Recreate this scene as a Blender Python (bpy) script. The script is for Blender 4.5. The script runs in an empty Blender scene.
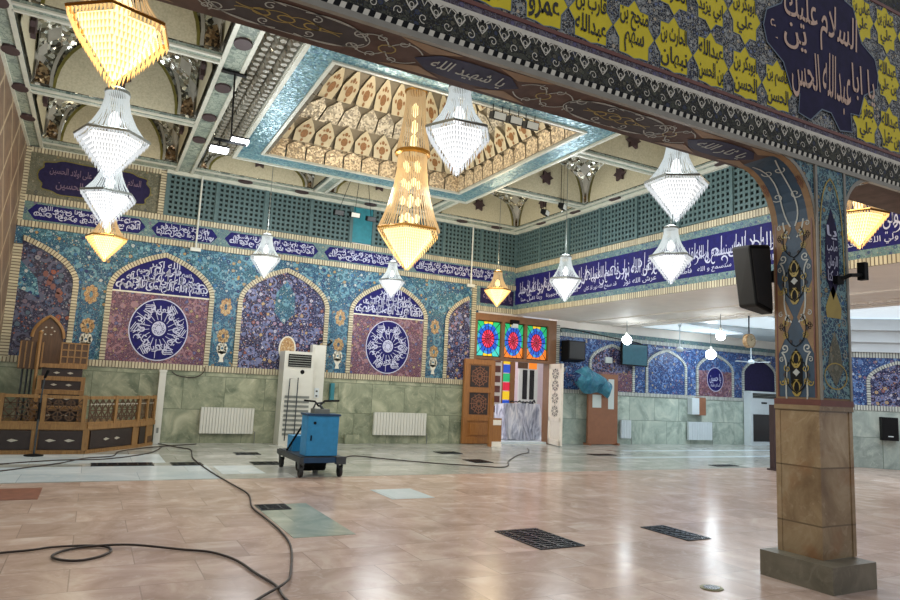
import bpy, math, random, unicodedata
from mathutils import Vector, Matrix
random.seed(7)
R = math.radians
PI = math.pi
SC = bpy.context.scene
COL = SC.collection

# ------------------------------------------------------------------ camera
cd = bpy.data.cameras.new('camera'); cam = bpy.data.objects.new('camera', cd); COL.objects.link(cam)
cd.sensor_width = 36.0; cd.lens = 662.15 / 900 * 36.0; cd.clip_start = 0.05; cd.clip_end = 200
yaw, pitch, roll = R(27.872), R(7.614), R(2.669)
fw = Vector((math.sin(yaw) * math.cos(pitch), math.cos(yaw) * math.cos(pitch), math.sin(pitch)))
rt = Vector((math.cos(yaw), -math.sin(yaw), 0)); up = rt.cross(fw)
rt2 = math.cos(roll) * rt + math.sin(roll) * up; up2 = -math.sin(roll) * rt + math.cos(roll) * up
cam.matrix_world = Matrix(((rt2.x, up2.x, -fw.x, 0), (rt2.y, up2.y, -fw.y, 0), (rt2.z, up2.z, -fw.z, 1.3), (0, 0, 0, 1)))
SC.camera = cam
# ------------------------------------------------------------------ world, exposure
w = bpy.data.worlds.new('world'); SC.world = w; w.use_nodes = True
w.node_tree.nodes['Background'].inputs[0].default_value = (0.93, 0.95, 1.0, 1)
w.node_tree.nodes['Background'].inputs[1].default_value = 0.50
vs = SC.view_settings
vs.view_transform = 'Standard'; vs.look = 'None'; vs.gamma = 1; vs.use_curve_mapping = False; vs.exposure = 0.0

def lamp(name, kind, loc, energy, color=(1, 1, 1), size=0.1, rot=(0, 0, 0), sizey=None, parent=None):
    l = bpy.data.lights.new(name, kind); l.energy = energy; l.color = color
    if kind == 'AREA':
        l.size = size
        if sizey: l.shape = 'RECTANGLE'; l.size_y = sizey
    else: l.shadow_soft_size = size
    o = bpy.data.objects.new(name, l); COL.objects.link(o); o.location = loc; o.rotation_euler = rot
    if parent: o.parent = parent
    return o
# daylight over the open porch beyond the door
lamp('porch_daylight', 'AREA', (11.0, 16.6, 4.6), 150, (0.93, 0.96, 1.0), 3.2, (0, 0, 0), 3.6)
lamp('porch_side_fill', 'AREA', (8.56, 16.7, 1.9), 45, (0.95, 0.97, 1.0), 2.6, (R(90), 0, R(-140)), 2.6)  # added fill lamp aimed at the open door leaf

# ------------------------------------------------------------------ materials
def lin(h):
    h = h.lstrip('#'); c = [int(h[i:i + 2], 16) / 255 for i in (0, 2, 4)]
    return tuple(x / 12.92 if x < .04045 else ((x + .055) / 1.055) ** 2.4 for x in c) + (1,)
class NT:
    def __init__(s, name):
        s.m = bpy.data.materials.new(name); s.m.use_nodes = True
        s.t = s.m.node_tree; s.b = s.t.nodes['Principled BSDF']
        s.co = s.n('ShaderNodeTexCoord').outputs['Object']
    def n(s, typ, **k):
        x = s.t.nodes.new(typ)
        for a, v in k.items(): setattr(x, a, v)
        return x
    def l(s, a, b): s.t.links.new(a, b)
    def put(s, sock, v):
        if hasattr(v, 'is_linked') or hasattr(v, 'links'): s.l(v, sock)
        else: sock.default_value = v
    def math(s, op, a, b=0.0, c=None):
        x = s.n('ShaderNodeMath', operation=op); s.put(x.inputs[0], a); s.put(x.inputs[1], b)
        if c is not None: s.put(x.inputs[2], c)
        return x.outputs[0]
    def mix(s, f, a, b):
        x = s.n('ShaderNodeMix', data_type='RGBA'); s.put(x.inputs[0], f); s.put(x.inputs[6], a); s.put(x.inputs[7], b)
        return x.outputs[2]
    def ramp(s, f, stops, const=False):
        x = s.n('ShaderNodeValToRGB'); e = x.color_ramp
        if const: e.interpolation = 'CONSTANT'
        while len(e.elements) < len(stops): e.elements.new(0.5)
        for el, (p, c) in zip(e.elements, stops): el.position = p; el.color = c
        s.put(x.inputs[0], f); return x.outputs[0]
    def vor(s, sc, feat='F1', co=None):
        x = s.n('ShaderNodeTexVoronoi', feature=feat); x.inputs['Scale'].default_value = sc
        s.l(co or s.co, x.inputs['Vector']); return x
    def noise(s, sc, det=4, rough=.55, dist=0.0, co=None):
        x = s.n('ShaderNodeTexNoise'); x.inputs['Scale'].default_value = sc; x.inputs['Detail'].default_value = det
        x.inputs['Roughness'].default_value = rough; x.inputs['Distortion'].default_value = dist
        s.l(co or s.co, x.inputs['Vector']); return x.outputs['Fac']
    def map(s, scale=(1, 1, 1), loc=(0, 0, 0), rot=(0, 0, 0)):
        x = s.n('ShaderNodeMapping'); x.inputs['Scale'].default_value = scale; x.inputs['Location'].default_value = loc
        x.inputs['Rotation'].default_value = rot
        s.l(s.co, x.inputs[0]); return x.outputs[0]
    def bump(s, h, st=.3, d=.01):
        x = s.n('ShaderNodeBump'); x.inputs['Strength'].default_value = st; x.inputs['Distance'].default_value = d
        s.l(h, x.inputs['Height']); s.l(x.outputs[0], s.b.inputs['Normal'])
    def set(s, color=None, rough=.5, metal=0.0, spec=.5, emit=None, estr=0.0):
        b = s.b
        if color is not None: s.put(b.inputs['Base Color'], color)
        s.put(b.inputs['Roughness'], rough); s.put(b.inputs['Metallic'], metal)
        b.inputs['Specular IOR Level'].default_value = spec
        if emit is not None: s.put(b.inputs['Emission Color'], emit); s.put(b.inputs['Emission Strength'], estr)
        return s.m
def plain(name, hexc, rough=.5, metal=0.0, var=.12, sc=9, spec=.5, emit=None, estr=0):
    k = NT(name); c = lin(hexc)
    d = tuple(x * (1 - var) for x in c[:3]) + (1,)
    e = tuple(min(1, x * (1 + var)) for x in c[:3]) + (1,)
    col = k.ramp(k.noise(sc), [(.3, d), (.7, e)])
    return k.set(col, rough, metal, spec, emit, estr)
def floral(name, bg, bg2, cols, vine, sc=6.0, fl=.27, rough=.3, vines=.05, fine=2.6, mesh=1.5, ring=None):
    k = NT(name); L = [lin(c) for c in cols]; n = len(L)
    base = k.mix(k.ramp(k.noise(.9, 2), [(.42, (0, 0, 0, 1)), (.6, (1, 1, 1, 1))]), lin(bg), lin(bg2))
    dst = k.n('ShaderNodeVectorMath', operation='ADD'); k.l(k.co, dst.inputs[0])
    nz = k.n('ShaderNodeTexNoise'); nz.inputs['Scale'].default_value = sc * 1.2
    nv = k.n('ShaderNodeVectorMath', operation='SCALE'); k.l(nz.outputs['Color'], nv.inputs[0]); nv.inputs['Scale'].default_value = .5 / sc
    k.l(k.co, nz.inputs['Vector']); k.l(nv.outputs[0], dst.inputs[1]); dc = dst.outputs[0]
    ve = k.vor(sc * mesh, 'DISTANCE_TO_EDGE', dc)
    c = k.mix(k.math('LESS_THAN', ve.outputs['Distance'], vines), base, lin(vine))
    vr = k.vor(sc * .3, 'F1', dc); rd = k.math('ABSOLUTE', k.math('SUBTRACT', vr.outputs['Distance'], .3))
    c = k.mix(k.math('MULTIPLY', k.math('LESS_THAN', rd, .06), .85), c, lin(ring or vine))
    vq = k.vor(sc * .5, 'F1', dc); rd = k.math('ABSOLUTE', k.math('SUBTRACT', vq.outputs['Distance'], .22))
    c = k.mix(k.math('MULTIPLY', k.math('LESS_THAN', rd, .075), .75), c, lin(ring or vine))
    def pick(v):
        sp = k.n('ShaderNodeSeparateColor'); k.l(v.outputs['Color'], sp.inputs[0])
        return k.ramp(sp.outputs[0], [(i / n, L[i]) for i in range(n)], True)
    v2 = k.vor(sc * fine, 'F1', dc)
    c = k.mix(k.math('LESS_THAN', v2.outputs['Distance'], fl * 1.05), c, pick(v2))
    v1 = k.vor(sc * .75, 'F1', k.co); d = v1.outputs['Distance']
    wob = k.math('ADD', d, k.math('MULTIPLY', k.math('SUBTRACT', k.noise(sc * 5, 1), .5), .22))
    c = k.mix(k.math('LESS_THAN', wob, fl * 1.2), c, lin(bg))
    c = k.mix(k.math('LESS_THAN', wob, fl), c, pick(v1))
    c = k.mix(k.math('LESS_THAN', d, fl * .38), c, lin(vine))
    return k.set(c, rough, 0, .25)
def brickmat(name='glazed_brick_border', light='#c4bca0', dark='#5a4c3c', pitch=.056, gap=.3):
    k = NT(name); uv = k.n('ShaderNodeUVMap'); sp = k.n('ShaderNodeSeparateXYZ'); k.l(uv.outputs[0], sp.inputs[0])
    u = k.math('DIVIDE', sp.outputs[0], pitch); fr = k.math('FRACT', u); ce = k.math('FLOOR', u)
    wn = k.n('ShaderNodeTexWhiteNoise', noise_dimensions='1D'); k.l(ce, wn.inputs['W'])
    c = k.mix(wn.outputs['Value'], lin(light), tuple(x * .68 for x in lin(light)[:3]) + (1,))
    return k.set(k.mix(k.math('LESS_THAN', fr, gap), c, lin(dark)), .5)
def marble(name, a, b, c, joint, sc=1.6, rough=.2, bw=.9, bh=.62, mort=.006, plane='XY', bumpy=0, jstr=1.0, spec=.5, wet=False):
    k = NT(name)
    rot = {'XY': (0, 0, 0), 'XZ': (R(90), 0, 0), 'YZ': (R(90), 0, R(90))}[plane]
    if plane == 'XY': v = k.co
    else:
        sp = k.n('ShaderNodeSeparateXYZ'); k.l(k.co, sp.inputs[0]); cb = k.n('ShaderNodeCombineXYZ')
        k.l(sp.outputs[0 if plane == 'XZ' else 1], cb.inputs[0]); k.l(sp.outputs[2], cb.inputs[1]); v = cb.outputs[0]
    br = k.n('ShaderNodeTexBrick'); br.inputs['Scale'].default_value = 1
    br.inputs['Brick Width'].default_value = bw; br.inputs['Row Height'].default_value = bh; br.inputs['Mortar Size'].default_value = mort
    br.inputs['Color1'].default_value = (.2, .2, .2, 1); br.inputs['Color2'].default_value = (.8, .8, .8, 1); br.inputs['Mortar'].default_value = (.5, .5, .5, 1)
    k.l(v, br.inputs['Vector'])
    off = k.n('ShaderNodeVectorMath', operation='MULTIPLY_ADD'); k.l(br.outputs['Color'], off.inputs[0]); off.inputs[1].default_value = (7, 3, 5); k.l(k.co, off.inputs[2])
    f1 = k.noise(sc, 6, .6, 1.2, off.outputs[0]); f2 = k.noise(sc * 3.1, 5, .65, 2.2, off.outputs[0])
    col = k.ramp(f1, [(.32, lin(a)), (.55, lin(b)), (.72, lin(c))])
    col = k.mix(k.math('MULTIPLY', k.ramp(f2, [(.55, (0, 0, 0, 1)), (.68, (1, 1, 1, 1))]), .45), col, lin(c))
    sp2 = k.n('ShaderNodeSeparateColor'); k.l(br.outputs['Color'], sp2.inputs[0])
    tone = k.math('MULTIPLY_ADD', sp2.outputs[0], .3, .85)
    vm = k.n('ShaderNodeVectorMath', operation='SCALE'); k.l(col, vm.inputs[0]); k.l(tone, vm.inputs['Scale'])
    col = k.mix(k.math('MULTIPLY', br.outputs['Fac'], jstr), vm.outputs[0], lin(joint))
    rg = rough
    if wet: rg = k.math('MULTIPLY_ADD', k.noise(1.1, 4, .6), .10, rough - .045)
    return k.set(col, rg, 0, spec)
def wood(name, a, b, rough=.4, sc=3.0, axis=2):
    k = NT(name); s = [14, 14, 14]; s[axis] = 1.2
    f = k.noise(sc, 5, .6, .8, k.map(tuple(s)))
    return k.set(k.ramp(f, [(.3, lin(a)), (.7, lin(b))]), rough)
def mirror(name, cols, sc=22, rough=.22, metal=.75, bs=.6):
    k = NT(name); v = k.vor(sc); sp = k.n('ShaderNodeSeparateColor'); k.l(v.outputs['Color'], sp.inputs[0])
    n = len(cols); c = k.ramp(sp.outputs[0], [(i / n, lin(h)) for i, h in enumerate(cols)], True)
    m = k.set(c, rough, metal)
    nm = k.n('ShaderNodeVectorMath', operation='MULTIPLY_ADD'); k.l(v.outputs['Color'], nm.inputs[0]); nm.inputs[1].default_value = (bs,) * 3
    ge = k.n('ShaderNodeNewGeometry'); ad = k.n('ShaderNodeVectorMath', operation='SUBTRACT')
    k.l(ge.outputs['Normal'], ad.inputs[0]); ad.inputs[1].default_value = (bs / 2,) * 3; k.l(ad.outputs[0], nm.inputs[2])
    no = k.n('ShaderNodeVectorMath', operation='NORMALIZE'); k.l(nm.outputs[0], no.inputs[0]); k.l(no.outputs[0], k.b.inputs['Normal'])
    return m
def emis(name, col, st, base=None):
    k = NT(name); c = tuple(col) + (1,)
    m = k.set(base or c, .3, 0, .5, c, st)
    return m

M = {}
M['brick'] = brickmat()
M['brick_pale'] = brickmat('pale_glazed_brick_border', '#c3c8c0', '#4c5058')
M['teal_tile'] = floral('turquoise_floral_tile', '#1f4464', '#2c5464', ['#4f7f98', '#8f9fa2', '#a0875a', '#1f2c5e', '#a9b0ae', '#356492', '#6f9aa0'], '#6390a0', 11, .27, .45, .03, 2.3, 1.8)
M['navy_field'] = floral('violet_navy_floral_tile', '#191a40', '#241f36', ['#8686a6', '#9a7f90', '#b2b0be', '#8a5646', '#5c688e', '#b0966a'], '#70789f', 11, .29, .45, .03, 2.2, 1.8)
M['maroon_field'] = floral('maroon_floral_tile', '#5a3644', '#573e50', ['#94696c', '#7d7084', '#9c9068', '#4a5a86', '#8a5a64'], '#93727a', 12, .27, .45, .03, 2.2, 1.8)
M['dark_field'] = floral('dark_multicolour_tile', '#28283f', '#34303e', ['#5a566c', '#4e6070', '#8a5240', '#85828a', '#6c5f6c', '#3f5878'], '#5a5c72', 9, .3, .45, .03, 2.2, 1.8)
M['olive_field'] = floral('olive_grey_floral_tile', '#57584a', '#626254', ['#747464', '#7e7258', '#4e5250', '#827f6e'], '#6e6e60', 13, .24, .45, .03)
M['blue_field'] = floral('blue_floral_tile', '#1f386a', '#1b2c5c', ['#6f8fbc', '#a2b0cc', '#4470a2', '#7a6074', '#a0947a'], '#5b7aac', 11, .27, .4, .03, 2.2, 1.8)
M['vase_tile'] = floral('blue_vase_panel_tile', '#214868', '#264a62', ['#8f744c', '#98968c', '#4f7a94', '#6a5360', '#45738c'], '#5c8596', 12, .24, .45, .03)
M['vase_gold'] = floral('ochre_palmette_glaze', '#a0784c', '#8f7350', ['#b99a6c', '#7a5a44', '#c4b498'], '#c0a67c', 22, .3, .45, .04)
M['navy'] = plain('deep_blue_glaze', '#17165a', .6, 0, .3, 14, .2)
M['navy_dk'] = plain('dark_navy_glaze', '#211d40', .6, 0, .25, 14, .2)
M['white_letter'] = plain('white_glaze', '#b9bcd4', .4, 0, .06)
M['pink_letter'] = plain('faded_pink_glaze', '#6c5a70', .4, 0, .1)
M['beige_letter'] = plain('beige_pink_glaze', '#c7a894', .4, 0, .06)
M['black_letter'] = plain('black_glaze', '#17150f', .4, 0, .1)
M['edge_tile'] = floral('pale_green_edge_tile', '#4f6c74', '#5c7674', ['#7f9488', '#3a4a6c', '#8f8f7c', '#6d5678'], '#708a8a', 15, .28, .45, .03)
M['wains'] = marble('green_onyx_wainscot', '#656f5b', '#949a82', '#b8b89f', '#626b58', 1.9, .25, .8, .66, .006, 'XZ')
M['wains_cool'] = marble('pale_green_onyx_wainscot', '#84938a', '#abb9ae', '#c8d0c2', '#748078', 1.7, .25, .95, .66, .006, 'XZ')
M['wains_y'] = marble('grey_onyx_wainscot', '#7c8a86', '#a0aca6', '#bcc6be', '#6c7a74', 1.7, .25, .9, .66, .006, 'YZ')
M['floor'] = marble('pink_travertine_floor', '#ab9486', '#c6afa2', '#dacac0', '#97857b', 1.9, .19, .78, .52, .004, 'XY', 0, .7, .16, True)
M['grey_floor'] = marble('grey_white_marble_floor', '#929690', '#b4b6b0', '#d2d5d2', '#80827c', 1.2, .17, 1.3, .6, .004, 'XY', 0, .8, .25, True)
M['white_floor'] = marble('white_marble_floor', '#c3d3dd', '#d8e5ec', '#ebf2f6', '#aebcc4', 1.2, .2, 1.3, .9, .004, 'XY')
M['green_floor'] = marble('pale_green_marble_floor', '#8f9c8e', '#a9b2a2', '#bcc2b2', '#8a9486', 1.6, .2, .9, .9, .003, 'XY')
M['brown_stone'] = marble('brown_onyx_stone', '#7c654a', '#9f8a6a', '#b8a688', '#6a5a44', 2.0, .22, 3.0, .42, .006, 'XZ')
_k = M['brown_stone'].node_tree; _b = _k.nodes['Principled BSDF']; _src = _b.inputs['Base Color'].links[0].from_socket
_tc = _k.nodes.new('ShaderNodeTexCoord'); _n = _k.nodes.new('ShaderNodeTexNoise'); _n.inputs['Scale'].default_value = 3.3; _n.inputs['Detail'].default_value = 4; _k.links.new(_tc.outputs['Object'], _n.inputs['Vector'])
_r = _k.nodes.new('ShaderNodeValToRGB'); _r.color_ramp.elements[0].position = .56; _r.color_ramp.elements[1].position = .7; _r.color_ramp.elements[1].color = (.42, .42, .42, 1); _k.links.new(_n.outputs['Fac'], _r.inputs[0])
_mx = _k.nodes.new('ShaderNodeMix'); _mx.data_type = 'RGBA'; _k.links.new(_r.outputs[0], _mx.inputs[0]); _k.links.new(_src, _mx.inputs[6]); _mx.inputs[7].default_value = lin('#8a5428'); _k.links.new(_mx.outputs[2], _b.inputs['Base Color'])
M['grey_stone'] = marble('grey_plinth_stone', '#5f5c4e', '#777263', '#8b8676', '#5f5c4e', 2.2, .4, 3, 3, .001, 'XZ')
M['lattice'] = plain('grey_green_lattice_paint', '#4e6567', .5, .1, .12)
M['lattice_back'] = plain('dark_void_board', '#10201e', .8)
M['teal_panel'] = plain('turquoise_panel', '#2b7784', .4, 0, .15)
M['silver'] = plain('pale_silver_paint', '#c4c6ba', .4, .15, .08)
M['strip'] = floral('silver_painted_roundel_strip', '#8d9a8e', '#98a296', ['#5b6a64', '#a8b0a4', '#6f7f76'], '#6d7a74', 7, .2, .4, .04)
M['khaki'] = plain('khaki_stippled_plaster', '#b3ad94', .55, .05, .16, 40)
M['olive_edge'] = plain('olive_gold_edge', '#6f6a34', .4, .3, .2)
M['star_dark'] = plain('dark_maroon_stucco', '#3a2a2c', .6)
M['mirror_grey'] = mirror('silver_mirror_mosaic', ['#8d8f84', '#b4b6aa', '#6d6c60', '#a09a86', '#cfd2cc', '#57544a'], 16)
M['mirror_warm'] = mirror('bronze_mirror_mosaic', ['#b3a388', '#9a8a72', '#c8b89c', '#867a68', '#d9c9a9'], 34, .4, .2, .3)
M['mirror_teal'] = mirror('teal_mirror_mosaic', ['#52808e', '#6a96a0', '#446f84', '#84a6ac', '#64888a'], 34, .3, .3, .25)
M['mirror_beige'] = mirror('beige_mirror_mosaic', ['#a39b88', '#8f8878', '#b8b09c', '#7d776a', '#c4bca8'], 30, .35, .25, .35)
M['frame_wood'] = plain('brown_frame_wood', '#7d583a', .45, 0, .12)
M['mirror_brown'] = mirror('amber_mirror_mosaic', ['#7a6248', '#5f4c38', '#9a8468', '#4a4034', '#b09a78'], 26, .25, .7, .6)
M['muq_grey'] = plain('grey_stucco_shell', '#8f8c80', .4, .3, .2, 20)
M['muq_cream'] = plain('cream_leaf_stucco', '#b5ab8f', .45, 0, .08)
M['muq_orange'] = plain('orange_brown_flower_paint', '#7d5730', .5, 0, .3, 40)
M['muq_dark'] = plain('dark_grout', '#736b5a', .6)
M['wood_beam'] = plain('dark_brown_painted_wood', '#5c4a44', .7, 0, .3, 8, .2)
M['wood_tan'] = plain('tan_painted_wood', '#8f7558', .6, 0, .15, 9, .3)
M['slate'] = plain('slate_blue_paint', '#4a4648', .7, 0, .2, 9, .2)
M['teal_dark'] = plain('dark_teal_paint', '#2c465c', .5, 0, .2)
M['line_white'] = plain('pale_line_paint', '#b4bab6', .6)
M['line_gold'] = plain('ochre_line_paint', '#a08c3e', .45)
M['crest'] = plain('ivory_crest_paint', '#cfccbe', .5)
M['frieze_dark'] = floral('dark_green_grey_arabesque', '#20211d', '#262624', ['#4c5044', '#384056', '#5a584a'], '#45473f', 26, .3, .6, .04)
M['star_gap'] = floral('grey_blue_arabesque', '#23262f', '#2b2b2e', ['#a8aca8', '#b8ac94', '#6a789a', '#8f8f88', '#3a4052'], '#9ba09e', 30, .3, .55, .05)
M['chain'] = floral('purple_chain_band', '#3c3446', '#443a44', ['#7d7a86', '#5d5a7c'], '#6c6872', 26, .28, .4)
M['red_brown'] = plain('red_brown_paint', '#6d4038', .4, 0, .15)
M['yellow'] = plain('yellow_glaze', '#d6c50b', .5, 0, .06)
M['star_line'] = plain('grey_blue_outline', '#5f7080', .4)
M['mould_grey'] = plain('grey_moulding_paint', '#8c8a80', .4)
M['col_blue'] = floral('column_blue_floral_paint', '#1c3a56', '#1f4454', ['#5a8698', '#8a9c94', '#2f5f8a', '#8a7648', '#4a7878'], '#74989c', 18, .26, .35, .06)
M['plaster'] = plain('white_plaster', '#e6e0d8', .6, 0, .05, 3)
k = NT('relief_white_plaster'); _h = k.vor(3.2, 'SMOOTH_F1'); k.bump(_h.outputs['Distance'], .8, .12); M['relief'] = k.set(lin('#ddd5cb'), .6)
M['aisle_ceiling'] = plain('cool_white_ceiling', '#c9d2d8', .6, 0, .04, 3)
k = NT('brown_rhombic_brick'); _m = k.map((1, 1, 1), (0, 0, 0), (R(45), 0, 0)); _sp = k.n('ShaderNodeSeparateXYZ'); k.l(_m, _sp.inputs[0])
_a = k.math('LESS_THAN', k.math('FRACT', k.math('DIVIDE', _sp.outputs[1], .75)), .07); _b = k.math('LESS_THAN', k.math('FRACT', k.math('DIVIDE', _sp.outputs[2], .75)), .07)
M['left_wall'] = k.set(k.mix(k.math('MAXIMUM', _a, _b), k.ramp(k.noise(5), [(.3, lin('#5c4a3e')), (.7, lin('#75604f'))]), lin('#a3937a')), .5)
M['oak'] = wood('orange_oak', '#76542f', '#9c7748', .45)
M['oak_dark'] = wood('brown_carved_wood', '#463020', '#60462e', .45)
M['door_wood'] = wood('honey_door_wood', '#87582d', '#a5713e', .35)
M['walnut'] = plain('dark_walnut_panel', '#2e2320', .35, 0, .2)
M['pearl'] = plain('pearl_inlay', '#b8b2a4', .35)
M['white_metal'] = plain('white_enamel', '#cfd0c8', .35, 0, .03)
M['white_cool'] = plain('cool_white_enamel', '#c9d3d8', .35, 0, .03)
M['grey_metal'] = plain('grey_metal', '#7f8480', .4, .5)
M['black'] = plain('black_plastic', '#0b0c0e', .6, 0, .15, 9, .2)
M['black_gloss'] = plain('black_glass', '#0c1116', .12, 0, .1)
M['rubber'] = plain('black_rubber', '#1c1c1e', .6)
M['blue_paint'] = plain('blue_machine_paint', '#2d8cc4', .4, 0, .1, 12)
M['blue_dark'] = plain('dark_blue_edge_paint', '#173f63', .45)
M['steel'] = plain('dark_steel', '#4a4f54', .4, .6, .2)
M['screen'] = plain('blue_grey_screen', '#3c6472', .15)
M['board'] = plain('brown_veneer_board', '#8a5d44', .4, 0, .08)
M['paper'] = plain('white_paper', '#c3ccc9', .6, 0, .03)
k = NT('teal_tarpaulin'); k.bump(k.noise(7, 4, .6, 1.5), 1.0, .05); M['tarp'] = k.set(k.ramp(k.noise(4), [(.35, lin('#1f5f7c')), (.65, lin('#3f8ca4'))]), .3)
k = NT('silver_plastic_sheet'); _m = k.map((5, 3, 1.1), (0, 0, 0), (0, R(32), 0)); _f = k.noise(1.6, 5, .6, 1.5, _m); k.bump(_f, 1.0, .06); M['foil'] = k.set(k.ramp(_f, [(.36, lin('#7d8398')), (.52, lin('#c9cede')), (.66, lin('#f4f6fb'))]), .3, .15)  # grey-to-white streaks paint the light and shade of the folds
M['porch_wall'] = plain('pale_pink_render', '#d9c6c8', .6, 0, .04)
M['cable'] = plain('dark_brown_cable', '#2a1d18', .5)
M['gold'] = plain('brass', '#a87a34', .3, .8)
M['pit'] = plain('brown_earth_fill', '#7b4a36', .7, 0, .2, 10)
M['grate'] = plain('dark_grate_metal', '#30343a', .25, .5, .3, 30)
M['grate_bed'] = plain('dark_pit_bed', '#1d2126', .2, 0, .4, 20)
# lamps that give off light; ceiling panels and glass only have glow added
M['glow_white'] = emis('lit_white_crystal_core', (1, .99, .97), 1.25, (.15, .15, .15, 1))
M['prism_white'] = emis('lit_white_crystal', (.93, .97, 1), .5, (.2, .21, .22, 1))
M['strand_white'] = emis('clear_crystal_bead', (.85, .93, .96), .42, (.36, .4, .41, 1))
M['glow_warm'] = emis('lit_amber_crystal_core', (1, .80, .36), 2.2, (.6, .4, .1, 1))
M['prism_warm'] = emis('lit_amber_crystal', (1, .70, .27), .95, lin('#b98a40'))
M['strand_warm'] = emis('amber_crystal_bead', (1, .78, .46), .27, lin('#a88a5c'))
M['glow_gold'] = emis('lit_gold_crystal_core', (1, .88, .46), 1.5, (.4, .32, .12, 1))
M['bulb'] = emis('lit_lamp_globe', (.86, .95, 1), 34)
M['ceil_glow'] = emis('lit_ceiling_light_panel', (.80, .92, 1), .55)  # glow added to ceiling panels that are no lamps
M['led'] = emis('lit_led_panel', (.95, .98, 1), 9)
for nm in ('red:#d0203c', 'pink:#e0406a', 'blue:#1c4fc0', 'sky:#2f8fd0', 'green:#1fae6c', 'cyan:#3fc0b8', 'amber:#e8c020', 'orange:#e07a20'):
    a, h = nm.split(':'); M['gl_' + a] = emis('lit_' + a + '_glass', lin(h)[:3], .62)  # own glow stands in for daylight behind the coloured glass
for mm in M.values():
    if mm.name.startswith('lit_') and mm.name.endswith('glass') and 'bulb' not in mm.name:
        pass
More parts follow.
